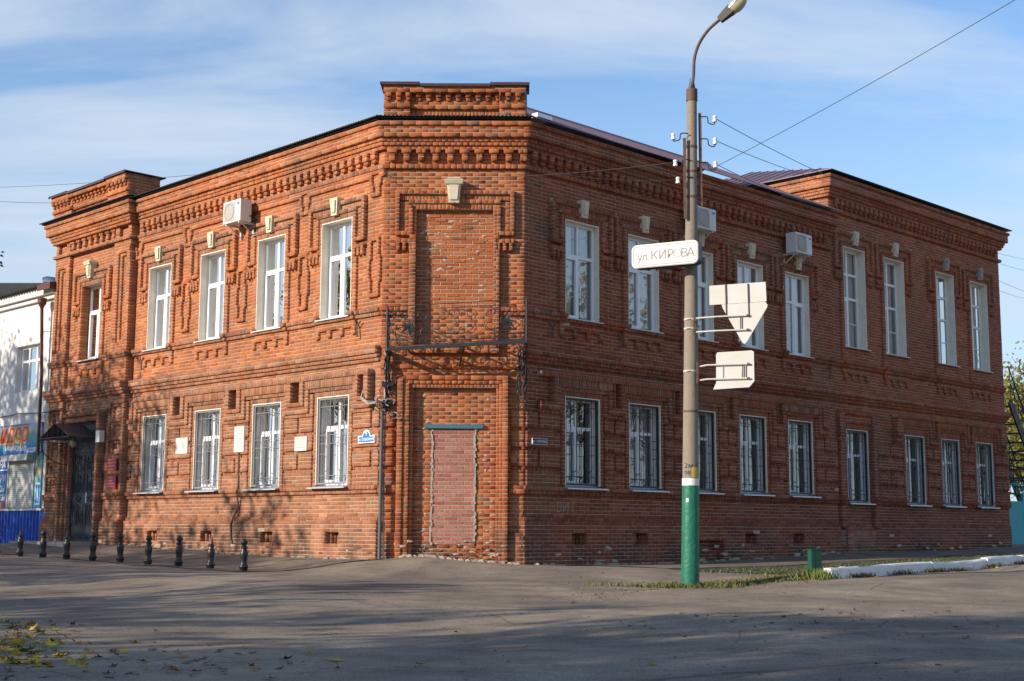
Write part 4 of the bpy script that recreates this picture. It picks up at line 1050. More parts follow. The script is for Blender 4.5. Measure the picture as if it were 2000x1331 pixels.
rg_ = random.Random(11); mb = MB()
PX, PY = 4.17, -5.46
def around_pole():
    a = rg_.uniform(0, 6.28); q = .20 + abs(rg_.gauss(0, .20)); return PX + math.cos(a) * q * 1.5, PY + math.sin(a) * q * .8
blades(mb, 1000, around_pole, .02, .10, GR, rg_)
def verge_front():       # between pole and first kerb stone
    f = rg_.random() ** .8; p = Vector((PX + .3, PY + .15, 0)).lerp(Vector((6.75, -4.2, 0)), f); o = rg_.gauss(.3, .22) + .12 * math.sin(f * 17); q = p - kn * o; return q.x, q.y
blades(mb, 2600, verge_front, .015, .07, GR, rg_)
def pole_left():
    f = rg_.random(); return PX - .3 - f * 1.4 + rg_.gauss(0, .05), PY + .05 + rg_.gauss(0, .10)
blades(mb, 180, pole_left, .02, .07, GR + [(.16, .12, .05)] * 2, rg_)
def verge_back():
    s_ = rg_.uniform(0, 16) ; q = k0 + kd * s_ - kn * rg_.uniform(.10, 3.0); return q.x, q.y
blades(mb, 4500, verge_back, .02, .07, GR[:3] + [(.07, .09, .025)] * 2, rg_)
def kerb_tip():
    q = k0 - kd * abs(rg_.gauss(0, .22)) + kn * rg_.gauss(-.05, .12); return q.x, q.y
blades(mb, 420, kerb_tip, .05, .19, [(.11, .17, .035), (.14, .19, .04), (.09, .14, .03), (.18, .17, .06)], rg_, .4)
def kerb_foot():
    s_ = rg_.choice([.9, 1.0, 2.3, 3.5, 3.6, 4.4, 5.8, 7.2]) + rg_.gauss(0, .22); q = k0 + kd * s_ + kn * (.13 + abs(rg_.gauss(0, .03))); return q.x, q.y
blades(mb, 700, kerb_foot, .02, .10, [(.08, .06, .03), (.12, .07, .035), (.07, .09, .03)], rg_)
tag(mb.build('grass'), 'grass tufts along the verge and round the foot of the green pole', 'grass', kind='stuff')

LC = [(.50, .36, .035), (.42, .30, .03), (.30, .27, .05), (.20, .22, .04), (.36, .17, .03), (.15, .08, .035), (.10, .06, .035)]
def leaf(mb, x, y, size, r, cols, z0=None, flat=.35):
    z = gz(x, y) + .006 if z0 is None else z0; a = r.uniform(0, 6.28); c = r.choice(cols); k = r.uniform(.7, 1.2); c = (c[0] * k, c[1] * k, c[2] * k, 1)
    V = [(x, y, z + size * .05)]; n = 10; tx, ty = r.gauss(0, flat), r.gauss(0, flat); cu = r.uniform(-.2, .9)
    for i in range(n):
        t = a + 6.283 * i / n; rad = size * (.5 if i % 2 == 0 else .30) * (1.15 if i in (2, 4, 6) else .85) * r.uniform(.85, 1.1); dx, dy = rad * math.cos(t), rad * math.sin(t)
        V.append((x + dx, y + dy, z + max(0, dx * tx + dy * ty) + cu * rad * rad / size * .6 * (1 if i % 3 else .3)))
    mb.poly(V, [(0, 1 + i, 1 + (i + 1) % n) for i in range(n)], 'leaf_yellow', c)
mb = MB(); rl_ = random.Random(21)
def at_px(px, py):   # a point of the ground where the photo shows it (used only to choose positions on the road)
    k = _f + _r * ((px - 1000) / 2660.463) - _u * ((py - 665.5) / 2660.463); zc = -.6
    for _ in range(6):
        s_ = (zc - .37) / k.z; x = 1.3545 + k.x * s_; y = -27.958 + k.y * s_; zc = gz(x, y)
    return x, y
for _ in range(150):
    px = abs(rl_.gauss(0, 75)); py = rl_.uniform(1212, 1300) + px * .05; leaf(mb, *at_px(px, py), rl_.uniform(.06, .145), rl_, LC[:6], flat=.5)
for px, py in ((105, 1232), (100, 1228), (148, 1234), (238, 1283), (245, 1276), (70, 1262), (85, 1266), (60, 1285), (650, 1291), (637, 1290), (660, 1292), (605, 1278), (1255, 1215), (1275, 1300), (1185, 1228), (20, 1218), (8, 1214), (1885, 1247), (200, 1170), (265, 1258), (820, 1300)): leaf(mb, *at_px(px, py), rl_.uniform(.09, .14), rl_, LC[:4], flat=.25)
for _ in range(110): leaf(mb, *at_px(rl_.gauss(1600, 190), rl_.gauss(1215, 17)), rl_.uniform(.04, .09), rl_, LC[4:])
for _ in range(90): leaf(mb, *at_px(rl_.uniform(0, 2000), rl_.uniform(1150, 1331)), rl_.uniform(.03, .08), rl_, LC[4:])
for _ in range(70): leaf(mb, *at_px(rl_.uniform(0, 560), rl_.uniform(1255, 1331)), rl_.uniform(.05, .12), rl_, LC[4:])
for _ in range(70):
    q = k0 + kd * rl_.uniform(-2.3, 12) + kn * (.16 + abs(rl_.gauss(0, .10))); leaf(mb, q.x, q.y, rl_.uniform(.05, .09), rl_, LC[4:] + LC[:1])
for _ in range(160): x, y = verge_front(); leaf(mb, x, y, rl_.uniform(.05, .09), rl_, LC, flat=.6)
for _ in range(90): x, y = around_pole(); leaf(mb, x, y, rl_.uniform(.04, .08), rl_, LC[3:], flat=.6)
tag(mb.build('fallen_leaves'), 'yellow and brown leaves scattered over the road and the verge', 'leaves', kind='stuff')
# broken asphalt chips round the damaged patch by the grass
mb = MB()
for _ in range(260):
    x, y = at_px(rl_.uniform(1110, 1330), rl_.gauss(1130, 5)); z = gz(x, y); s_ = rl_.uniform(.006, .02); q = [(-1, -1), (1, -1), (1, 1), (-1, 1)]
    mb.hexa([Vector((x + a * s_ * rl_.uniform(.7, 1.5), y + b * s_, z - .01)) for a, b in q] + [Vector((x + a * s_ * .7, y + b * s_ * .7, z + s_ * rl_.uniform(.4, 1))) for a, b in q], rl_.choice(['soil', 'path', 'path']))
tag(mb.build('asphalt_crumbs'), 'loose asphalt crumbs on the broken patch left of the pole', 'rubble', kind='stuff')

# ------------------------------------------------------------------ bollards
BP = [(-10.95, 4.58), (-10.19, 3.99), (-9.46, 3.44), (-8.73, 2.87), (-7.95, 2.24), (-7.16, 1.59), (-6.38, .92), (-5.56, .20), (-4.74, -.56), (-3.92, -1.36)]
body = [(.085, 0), (.085, .03), (.075, .04), (.078, .09), (.088, .10), (.088, .13), (.070, .15), (.060, .19), (.062, .24), (.072, .31), (.078, .36), (.070, .40), (.055, .43), (.050, .46), (.068, .47), (.068, .495), (.045, .51), (.040, .52)]
ballp = [(.035, .515)] + [(.066 * math.sin(R(a)), .582 - .066 * math.cos(R(a))) for a in range(35, 180, 18)] + [(.004, .648)]
spike = [(.035, .515), (.030, .55), (.022, .60), (.012, .66), (.004, .69)]
mb = MB(); mb.lathe(body, (0, 0, -.05), 'bollard'); bproto = mb
def bmesh_of(prof):
    q = MB(); q.lathe(prof, (0, 0, -.02), 'bollard', 18); me = bpy.data.meshes.new('bollard_part'); me.from_pydata(q.v, [], q.f); me.materials.append(M['bollard']); me.polygons.foreach_set('use_smooth', [True] * len(q.f)); me.update()
    try: me.set_sharp_from_angle(angle=R(45))
    except Exception: pass
    return me
mbody, mball, mspike = bmesh_of(body), bmesh_of(ballp), bmesh_of(spike)
BL = ['black bollard cut by the left edge of the photo', 'black bollard with broken pointed top in front of the blue corrugated plinth', 'ball topped black bollard in front of the right end of the blue plinth', 'black bollard with broken pointed top in front of the entrance step', 'ball topped black bollard right of the dark entrance door', 'ball topped black bollard standing in front of the wall below the red plaques', 'ball topped black bollard standing near the leftmost cellar vent', 'ball topped black bollard just left of the broken topped bollard on the right', 'black bollard with broken pointed top, next to the rightmost bollard', 'rightmost ball topped black bollard, closest to the building corner']
for i, (x, y) in enumerate(BP):
    b = empty('bollard', (x, y, gz(x, y)), label=BL[i], cat='bollard', group='bollards along the kerb'); b.rotation_euler = (rl_.gauss(0, .015), rl_.gauss(0, .015), rl_.uniform(0, 6))
    for nm, me in (('post', mbody), ('finial', mspike if i in (1, 3, 8) else mball)):
        o = bpy.data.objects.new(nm, me); COL.objects.link(o); o.parent = b

# ------------------------------------------------------------------ text
def text_mesh(txt, size, ext=.002, align='LEFT', shear=0.0, offset=0.0, spacing=1.0):
    cu = bpy.data.curves.new('lettering', 'FONT'); cu.body = txt; cu.size = size; cu.extrude = ext; cu.align_x = align; cu.shear = shear; cu.offset = offset; cu.resolution_u = 4; cu.space_character = spacing
    o = bpy.data.objects.new('tmp', cu); COL.objects.link(o); dg = bpy.context.evaluated_depsgraph_get(); me = bpy.data.meshes.new_from_object(o.evaluated_get(dg)); bpy.data.objects.remove(o); bpy.data.curves.remove(cu); return me
def text_on(txt, size, origin, xd, yd, nd, m, parent=None, name='lettering', sx=1.0, **kw):
    me = text_mesh(txt, size, **kw); xd, yd, nd = Vector(xd).normalized(), Vector(yd).normalized(), Vector(nd).normalized(); o = Vector(origin)
    for v in me.vertices: v.co = o + xd * v.co.x * sx + yd * v.co.y + nd * v.co.z
    me.materials.clear(); me.materials.append(M[m]); me.update(); return link(name, me, parent)
UP = Vector((0, 0, 1))
def ftext(F, txt, size, u, z, d, m, parent=None, name='lettering', **kw):
    xd = -F.t if F.flip else F.t
    return text_on(txt, size, F.P(u, z, d), xd, UP, F.n, m, parent, name, **kw)

# ------------------------------------------------------------------ plaques and signs on the walls
def plaque(name, F, u0, u1, z0, z1, d, m, label, cat, rows=0, lm='plaque_grey', group=None, wr_=.8):
    root = empty(name, F.P((u0 + u1) / 2, z0, d), label=label, cat=cat)
    if group: root['group'] = group
    mb = MB(); mb.fbox(F, u0, u1, z0, z1, d - .06, d + .02, m); mb.build('panel', root)
    if rows:
        mb = MB(); rq = random.Random(int(u0 * 100)); h = (z1 - z0) / (rows + 1)
        for k in range(rows):
            zc = z1 - h * (k + .8); w_ = (u1 - u0) * wr_ * rq.uniform(.55, 1); c = (u0 + u1) / 2; x = c - w_ / 2
            while x < c + w_ / 2:
                l = rq.uniform(.015, .05); mb.fbox(F, x, min(x + l, c + w_ / 2), zc - h * .18, zc + h * .18, d + .0195, d + .0225, lm); x += l + .012
        mb.build('inscription', root)
    return root
plaque('memorial_plaque', FL, 7.24, 7.78, 2.16, 2.55, .062, 'marble', 'blank looking white marble plaque between the two leftmost barred windows', 'plaque')
plaque('memorial_plaque', FL, 4.82, 5.22, 2.11, 2.71, .062, 'marble', 'tall white plaque with lines of text between the second and third barred window', 'plaque', 9)
plaque('memorial_plaque', FL, 2.40, 2.84, 2.05, 2.36, .062, 'marble', 'small white plaque left of the window nearest the blue house number', 'plaque', 4)
plaque('office_plaque', FL, 10.42, 11.10, 1.77, 2.27, PB - .01, 'red_plaque', 'larger upper dark red plaque right of the entrance door', 'plaque', 5, 'plaque_line')
plaque('office_plaque', FL, 10.42, 10.94, 1.34, 1.71, PB - .01, 'red_plaque', 'smaller lower dark red plaque right of the entrance door', 'plaque', 4, 'plaque_line')
# house number sign: white bordered blue plate with a round top
hs = empty('house_number_sign', FL.P(.32, 2.14, .06), label='blue enamel street sign with a round top reading 9 on the corner pier', cat='sign')
def hshape(u0, u1, z0, z1, rad, d0, d1, m, nm):
    c = (u0 + u1) / 2; pts = [(u0, z0), (u1, z0), (u1, z1), (c + rad, z1)] + [(c + rad * math.cos(R(a)), z1 + rad * math.sin(R(a))) for a in range(15, 180, 15)] + [(c - rad, z1), (u0, z1)]
    n = len(pts); mb = MB(); mb.poly([FL.P(u, z, d1) for u, z in pts] + [FL.P(u, z, d0) for u, z in pts], [tuple(range(n)), tuple(range(2 * n - 1, n - 1, -1))] + [(i, n + i, n + (i + 1) % n, (i + 1) % n) for i in range(n)], m); return mb.build(nm, hs)
hshape(.04, .58, 2.125, 2.275, .125, .06, .104, 'white_letter', 'border'); hshape(.06, .56, 2.145, 2.255, .108, .07, .107, 'blue_sign', 'plate')
ftext(FL, '9', .13, .31, 2.27, .1075, 'white_letter', hs, align='CENTER'); ftext(FL, 'пл. СОБОРНАЯ', .075, .31, 2.175, .1075, 'white_letter', hs, align='CENTER', offset=.0012)
ss = empty('street_name_plate', FR.P(.40, 2.12, .06), label='small navy street name plate with white letters on the shaded wall right of the corner', cat='sign')
mb = MB(); mb.fbox(FR, .16, .60, 2.11, 2.24, .05, .100, 'white_letter'); mb.build('border', ss); mb = MB(); mb.fbox(FR, .17, .59, 2.12, 2.23, .06, .103, 'navy_sign'); mb.build('plate', ss)
ftext(FR, 'ул. КИРОВА', .078, .38, 2.148, .1035, 'white_letter', ss, align='CENTER')
gr_ = ftext(FR, 'ВИТ', .30, .95, .74, .0035, 'chalk', BLD, name='graffiti', shear=.15)

# ------------------------------------------------------------------ air conditioners
def aircon(F, u0, u1, z0, z1, wall, label, fan_side):
    root = empty('air_conditioner', F.P((u0 + u1) / 2, z0, wall), label=label, cat='air conditioner', group='outdoor air conditioner units'); d0, d1 = wall + .16, wall + .46
    mb = MB(); mb.fbox(F, u0, u1, z0, z1, d0, d1, 'ac_white'); mb.build('casing', root)
    a, b = (u0 + .04, u0 + (u1 - u0) * .66) if fan_side == 0 else (u1 - (u1 - u0) * .66, u1 - .04)
    mb = MB(); n = 15; mb.fbox(F, a, b, z0 + .04, z1 - .04, d1, d1 + .004, 'ac_grille')
    for i in range(n): z = z0 + .05 + (z1 - z0 - .1) * i / (n - 1); mb.fbox(F, a, b, z - .004, z + .004, d1 + .004, d1 + .012, 'ac_white')
    mb.build('fan_grille', root)
    c = ((a + b) / 2, (z0 + z1) / 2); mb = MB(); mb.tube([F.P(c[0] + .19 * math.cos(R(t)), c[1] + .19 * math.sin(R(t)), d1 + .01) for t in range(0, 361, 20)], .008, 'ac_grille', 4); mb.build('fan_ring', root)
    mb = MB(); q = (u1 - .14, u1 - .05) if fan_side == 0 else (u0 + .05, u0 + .14); mb.fbox(F, q[0], q[1], z1 - .12, z1 - .07, d1, d1 + .003, 'blue_sign'); mb.build('badge', root)
    for u in (u0 + .10, u1 - .10):
        mb = MB(); mb.fbox(F, u - .02, u + .02, z0 - .04, z0, wall - .02, d1 - .02, 'ac_white'); mb.fbox(F, u - .02, u + .02, z0 - .30, z0 - .04, wall - .02, wall + .03, 'ac_white'); mb.tube([F.P(u, z0 - .28, wall + .02), F.P(u, z0 - .03, d1 - .10)], .014, 'ac_white', 4); mb.build('bracket', root)
    mb = MB(); e = u0 if F.flip else u1; s_ = -1 if F.flip else 1
    mb.tube([F.P(e + s_ * .0, z0 + .15, d0 + .05), F.P(e + s_ * .07, z0 + .08, wall + .10), F.P(e + s_ * .06, z0 - .2, wall + .06), F.P(e + s_ * .02, z0 - .38, wall + .04), F.P(e - s_ * .05, z0 - .36, wall + .04), F.P(e - s_ * .04, z0 - .1, wall + .02)], .014, 'cable', 6); mb.build('hose', root)
aircon(FL, 4.66, 5.38, 7.46, 7.98, .02, 'white air conditioner on the sunlit left wall above the middle upper windows', 1)
aircon(FR, 5.26, 6.02, 7.44, 7.96, .02, 'white air conditioner on the shaded wall partly behind the lamp pole', 0)
aircon(FR, 9.40, 10.14, 7.46, 7.98, .02, 'white air conditioner on the shaded wall above the last window before the taller wing', 0)

# ------------------------------------------------------------------ balcony on the cut corner
bal = empty('balcony', FC.P(W / 2, 4.0, .1)); bal.parent = BLD
DB = .72
def bz(u): return 3.93 + (u - .2) * .062     # the old floor frame sags to the left
mb = MB()
for a, b in (((.18, DB), (3.0, DB)), ((.18, 0), (.18, DB)), ((3.0, 0), (3.0, DB))):
    p, q = FC.P(a[0], bz(a[0]), a[1]), FC.P(b[0], bz(b[0]), b[1]); v = (q - p).normalized(); n_ = v.cross(UP).normalized() * .022
    mb.hexa([p - n_, q - n_, q + n_, p + n_, p - n_ + UP * .07, q - n_ + UP * .07, q + n_ + UP * .07, p + n_ + UP * .07], 'iron')
mb.build('floor_frame', bal)
for u in (.6, 1.2, 1.8, 2.4):
    mb = MB(); mb.tube([FC.P(u, bz(u) + .03, -.1), FC.P(u, bz(u) + .03, DB)], .022, 'rust', 4); mb.build('joist', bal)
mb = MB(); mb.tube([FC.P(1.62, 3.70, .0), FC.P(1.72, bz(1.7), .55)], .02, 'iron', 5); mb.build('bracket', bal)
for u in (.18, 3.0):
    mb = MB(); mb.tube([FC.P(u, bz(u), DB), FC.P(u, bz(u) + .92, DB)], .026, 'iron', 6); mb.build('post', bal)
    mb = MB(); mb.tube([FC.P(u, bz(u) - .0, .05), FC.P(u, bz(u) - .75, .04), ], .02, 'iron', 5); mb.tube([FC.P(u, bz(u) - .72, .05), FC.P(u, bz(u), DB * .7)], .018, 'iron', 5); mb.build('bracket', bal)
def railing_panel(P2, L, H, name, ends=True):
    """P2(x,z) -> world; wrought scrollwork"""
    mb = MB(); r = .0085
    bar = lambda pts, rr_=r: mb.tube([P2(x, z) for x, z in pts], rr_, 'iron', 4)
    bar([(0, H), (L, H)], .011); bar([(0, H - .09), (L, H - .09)], .007); bar([(0, .16), (L, .16)], .007); bar([(0, .03), (L, .03)], .012)
    def spiral(cx, cz, r0, a0, turns, sgn): bar([(cx + r0 * (1 - .75 * k / 22) * math.cos(R(a0 + sgn * turns * 360 * k / 22)), cz + r0 * (1 - .75 * k / 22) * math.sin(R(a0 + sgn * turns * 360 * k / 22))) for k in range(23)])
    def ring(cx, cz, rx, rz): bar([(cx + rx * math.cos(R(t)), cz + rz * math.sin(R(t))) for t in range(0, 361, 18)])
    n = max(1, round(L / .95)); w_ = L / n
    for i in range(n):
        c = (i + .5) * w_; mid = (.16 + H - .09) / 2
        for sx in (-1, 1):
            for sz in (-1, 1): spiral(c + sx * w_ * .30, mid + sz * .15, .13, 90 * sz + (180 if sx > 0 else 0), 1.3, sx * sz); spiral(c + sx * w_ * .12, mid + sz * .19, .08, -90 * sz, 1.2, -sx * sz)
        ring(c, mid, w_ * .42, .26); ring(c, mid, .05, .08)
        bar([(c - w_ * .42, mid), (c + w_ * .42, mid)], .006)
    x = 0
    while x < L - .02:
        spiral(x + .06, .095, .045, 0, 1.2, 1); x += .125
    m_ = int(L / .16)
    for k in range(m_ + 1): bar([(L * k / m_, H - .09), (L * k / m_, H)], .005)
    return mb.build(name, bal)
railing_panel(lambda x, z: FC.P(.18 + x, bz(.18 + x) + .06 + z, DB), 2.82, .84, 'railing')
for u in (.18, 3.0): railing_panel(lambda x, z, u=u: FC.P(u, bz(u) + .06 + z, x), DB, .84, 'railing')
# iron leaf rosettes
for u in (.62, 2.62):
    mb = MB()
    for k, (ang, ln) in enumerate(((80, .22), (150, .16), (20, .15), (200, .19), (-25, .17), (265, .20), (110, .15), (-70, .14))):
        a = R(ang); c_ = FC.P(u + .02 * (k % 2), bz(u) + .46, DB + .015); dr = FC.t * math.cos(a) + UP * math.sin(a); sd = (FC.t * -math.sin(a) + UP * math.cos(a)); cv = (1 if k % 2 else -1) * .05
        L_ = [c_ + dr * ln * t + sd * (cv * t * t) for t in (0, .35, .7, 1)]; w_ = (.006, .034, .026, .002)
        mb.poly([p + sd * w for p, w in zip(L_, w_)] + [p - sd * w + FC.n * .012 for p, w in zip(L_, w_)], [(0, 1, 5, 4), (1, 2, 6, 5), (2, 3, 7, 6)], 'iron')
    mb.build('leaf_rosette', bal)
# ------------------------------------------------------------------ cables and conduits at the corner
def cable(name, pts, r, m, label, cat='cable', group=None, seg=6, sag=0, n=18):
    mb = MB(); P_ = [Vector(p) for p in pts]
    if sag and len(P_) == 2: P_ = [P_[0].lerp(P_[1], k / n) - Vector((0, 0, 4 * sag * (k / n) * (1 - k / n))) for k in range(n + 1)]
    mb.tube(P_, r, m, seg); o = mb.build(name, None, smooth=True, label=label, cat=cat)
    if group: o['group'] = group
    return o
def wob(F, u, z0, z1, d, r, amp, n=14): return [F.P(u + r.gauss(0, amp), z0 + (z1 - z0) * i / n, d + abs(r.gauss(0, amp))) for i in range(n + 1)]
rc = random.Random(31)
lefts = empty('cable_bundle', FC.P(.12, 2.9, .15), label='thick tangle of black cables hanging under the left end of the balcony', cat='cables')
for k in range(9):
    mb = MB(); mb.tube(wob(FC, .12 + rc.gauss(0, .03), 2.75, 4.0, .12, rc, .022), rc.uniform(.008, .018), rc.choice(['cable', 'cable', 'cable', 'cable', 'cable', 'cable_light']), 5); mb.build('cable', lefts)
for k in range(14):
    c = FC.P(.04 + rc.gauss(0, .12), 2.98 + rc.gauss(0, .13), .12 + rc.uniform(0, .1)); ra = rc.uniform(.04, .12); ph = rc.uniform(0, 360); mb = MB()
    mb.tube([c + Vector((ra * math.cos(R(t + ph)), .04 * math.sin(R(2 * t)), ra * .8 * math.sin(R(t + ph)))) for t in range(0, 300, 24)], rc.uniform(.006, .010), rc.choice(['cable', 'cable', 'cable', 'cable_light', 'rust']), 5); mb.build('cable_loop', lefts)
for k in range(6):
    mb = MB(); mb.tube([FL.P(.50, 3.58 - .02 * k, -.02), FL.P(.46, 3.4, .02), FL.P(.43 - .01 * k, 3.15 + rc.gauss(0, .04), .16), FL.P(.30, 3.06 + rc.gauss(0, .05), .27), FL.P(.10, 2.98 + rc.gauss(0, .06), .25), FC.P(.10, 2.95, .16)], .007, rc.choice(['cable', 'cable_light']), 5); mb.build('cable', lefts)
for z_ in (2.90, 3.28): mb = MB(); mb.fbox(FC, .04, .28, z_, z_ + .09, .03, .15, 'cable'); mb.build('junction_box', lefts)
rights = empty('cable_bundle', FC.P(2.9, 3.4, .12), label='bundle of black cables hanging under the right end of the balcony', cat='cables')
for k in range(11):
    mb = MB(); mb.tube(wob(FC, 2.90 + rc.gauss(0, .035), 2.85 + rc.uniform(0, .3), 4.12, .10, rc, .022), rc.uniform(.008, .018), rc.choice(['cable', 'cable', 'cable', 'rust']), 5); mb.build('cable', rights)
for k in range(8):
    c = FC.P(2.95 + rc.gauss(0, .08), 3.05 + rc.gauss(0, .12), .12); mb = MB(); ra = rc.uniform(.04, .10); mb.tube([c + Vector((ra * math.cos(R(t)), 0, ra * math.sin(R(t)))) for t in range(0, 280, 24)], .007, 'cable', 5); mb.build('cable_loop', rights)
cable('conduit', [FC.P(.05, gz(-1.4, -.2) - .05, .16), FC.P(.055, 2.78, .16)], .036, 'pipe', 'thick grey conduit pipe running down the left corner edge to the ground', 'pipe', seg=10)
cable('conduit', [FC.P(.135, gz(-1.4, -.2) - .05, .15), FC.P(.11, 1.0, .15), FC.P(.12, 2.78, .14)], .014, 'pipe', 'thin grey conduit beside the thick corner pipe', 'pipe', seg=8)
cable('conduit', [FL.P(5.02, 2.11, .075), FL.P(5.0, 1.30, .075), FL.P(5.0, 1.20, .12), FL.P(5.02, .85, .03), FL.P(5.12, .62, .10), FL.P(5.20, .45, .12), FL.P(5.16, .12, .12), FL.P(5.10, 0.02, .12)], .022, 'rust', 'bent grey brown cable running down from the tall white plaque', 'pipe', seg=6)
# small hooks on the facade
for F, u, z in ((FC, .02, 7.78), (FC, .02, 6.3), (FC, .03, 5.3), (FC, 2.93, 7.72), (FC, 2.93, 5.5)):
    mb = MB(); mb.tube([F.P(u, z, -.03), F.P(u + .02, z - .01, .12), F.P(u + .02, z + .03, .13)], .008, 'rust', 4); mb.build('iron_hook', BLD)
for F, u in ((FL, .72), (FL, 9.6), (FR, .78), (FR, 3.0), (FR, 11.5)):
    mb = MB(); z = 4.60; s_ = 1; mb.tube([F.P(u + .12, z + .14, .06), F.P(u + .03, z, .07), F.P(u + .0, z - .22, .07)], .020, 'rust', 5); mb.tube([F.P(u + .03, z - .0, .07), F.P(u - .10, z + .1, .07)], .016, 'rust', 5); mb.build('wall_anchor', BLD)

# ------------------------------------------------------------------ concrete pole, lamp, insulators
pz = gz(PX, PY)
pole = empty('utility_pole', (PX, PY, pz), label='tall concrete lamp pole with a green painted foot standing in the grass', cat='pole')
ax = Vector((4.31 - 4.17, 0, 7.8 - pz))     # slight lean
def pp(z, a=0, r=0.0): f = (z - pz) / ax.z; return Vector((PX + ax.x * f + r * math.cos(a), PY + r * math.sin(a), z))
def prad(z): f = (z - pz) / ax.z; return .146 - .062 * f
def shell(z0, z1, m, nm, extra=0.0, seg=28, nz=8, rag=0.0):
    mb = MB(); V = []; rq = random.Random(4)
    for j in range(nz + 1):
        z = z0 + (z1 - z0) * j / nz
        for k in range(seg):
            a = 2 * math.pi * k / seg; zz_ = z + (rq.gauss(0, rag) if j == nz else 0); V.append(pp(zz_, a, prad(z) + extra))
    Fc = [(j * seg + k, j * seg + (k + 1) % seg, (j + 1) * seg + (k + 1) % seg, (j + 1) * seg + k) for j in range(nz) for k in range(seg)] + [tuple(nz * seg + k for k in range(seg)), tuple(range(seg))[::-1]]
    mb.poly(V, Fc, m); return mb.build(nm, pole, smooth=True)
shell(pz - .3, 7.75, 'concrete', 'shaft', 0, nz=24)
shell(pz - .25, 1.10, 'green_paint', 'painted_foot', .004, rag=.006, nz=14)
shell(1.10, 1.215, 'white_band', 'white_band', .0055, nz=2)
shell(7.63, 7.84, 'rust', 'pole_cap', .012)
for z in (2.30, 6.37): shell(z, z + .035, 'rust', 'clamp_band', .006, nz=1)
def ring(z, m='rust', w=.04): shell(z, z + w, m, 'clamp_band', .008, nz=1)
for z in (6.80, 5.93): ring(z)
# arm and lantern
mb = MB(); T = pp(7.84)
arm = [T, T + Vector((.03, -.01, .25)), T + Vector((.05, -.02, .55)), T + Vector((.13, -.05, .80)), T + Vector((.28, -.11, 1.02)), T + Vector((.48, -.18, 1.19))]
# smooth the bend
def spline(P_, n=5):
    o = []
    for i in range(len(P_) - 1):
        p0, p1, p2, p3 = P_[max(i - 1, 0)], P_[i], P_[i + 1], P_[min(i + 2, len(P_) - 1)]
        for k in range(n): t = k / n; o.append(.5 * ((2 * p1) + (p2 - p0) * t + (2 * p0 - 5 * p1 + 4 * p2 - p3) * t * t + (3 * p1 - p0 - 3 * p2 + p3) * t ** 3))
    return o + [P_[-1]]
mb.tube(spline(arm), .027, 'rust', 10); mb.build('lamp_arm', pole, smooth=True)
mb = MB()
for k in range(4): a = R(45 + 90 * k); mb.poly([pp(7.80, a - .25, .075), pp(7.80, a + .25, .075), T + Vector((0, 0, .22)) + Vector((math.cos(a), math.sin(a), 0)) * .03], [(0, 1, 2)], 'rust'); mb.poly([pp(7.80, a - .25, .071), pp(7.80, a + .25, .071), T + Vector((0, 0, .22)) + Vector((math.cos(a), math.sin(a), 0)) * .026], [(2, 1, 0)], 'rust')
mb.build('gusset', pole, kind='stuff')
lamp = empty('lantern', arm[-1]); lamp.parent = pole; lamp.matrix_parent_inverse = Matrix.Translation(pole.location).inverted()
ld = (arm[-1] - arm[-2]).normalized(); ls = ld.cross(UP).normalized(); lu = ls.cross(ld).normalized()
def lp(a, b, c): return arm[-1] + ld * a + ls * b + lu * c
mb = MB(); V = [lp(-.02, -.05, -.06), lp(-.02, .05, -.06), lp(-.02, .05, .05), lp(-.02, -.05, .05), lp(.25, -.085, -.085), lp(.25, .085, -.085), lp(.25, .085, .075), lp(.25, -.085, .075)]; mb.hexa(V, 'lamp_body'); mb.build('gear_housing', lamp)
def blob(la, a0, a1, ru, rl, w, m, up, nm):
    mb = MB(); n, k = 10, 16; V = []
    for i in range(n + 1):
        t = i / n; x = a0 + (a1 - a0) * t; e = max(.02, math.sin(math.pi * (.18 + .80 * t)) ** .5) 
        for j in range(k + 1):
            a = math.pi * j / k; V.append(lp(x, -w * e * math.cos(a), (ru if up else -rl) * e * math.sin(a)))
    Fc = [(i * (k + 1) + j, i * (k + 1) + j + 1, (i + 1) * (k + 1) + j + 1, (i + 1) * (k + 1) + j) for i in range(n) for j in range(k)]
    mb.poly(V, Fc, m); return mb.build(nm, lamp, smooth=True)
blob(lamp, .22, .58, .10, 0, .135, 'lamp_metal', True, 'reflector_shell'); blob(lamp, .23, .57, 0, .13, .125, 'lamp_glass', False, 'glass_bowl')
# insulator brackets
mb = MB(); mb.box(PX + .245, PX + .295, PY - .02, PY + .02, 5.80, 7.42, 'rust'); mb.build('insulator_bracket', pole)
mb = MB(); mb.box(PX - .035, PX + .012, PY - .13, PY - .09, 5.55, 6.95, 'rust'); mb.build('insulator_bracket', pole)
INS = []
def insulator(x, y, z, sgn, zb):
    mb = MB(); mb.tube(spline([Vector((x - sgn * .26, y, zb)), Vector((x - sgn * .13, y, zb)), Vector((x - sgn * .11, y, zb - .10)), Vector((x - sgn * .03, y, zb - .13)), Vector((x, y, z - .06)), Vector((x, y, z + .02))], 4), .010, 'iron', 6); pin = mb.build('hook', pole, smooth=True)
    mb = MB(); mb.lathe([(.024, -.05), (.038, -.045), (.038, -.008), (.029, 0), (.027, .018), (.036, .025), (.036, .05), (.024, .062), (.008, .065)], (x, y, z), 'porcelain', 14); o = mb.build('insulator', pole, smooth=True)
    INS.append(Vector((x, y, z + .02)))
for z in (7.31, 6.92, 6.51): insulator(PX + .52, PY - .02, z, 1, z + .04)
for z, x in ((6.97, -.20), (6.51, -.17), (6.21, -.13)): insulator(PX + x, PY - .11, z, -1, z + .06)
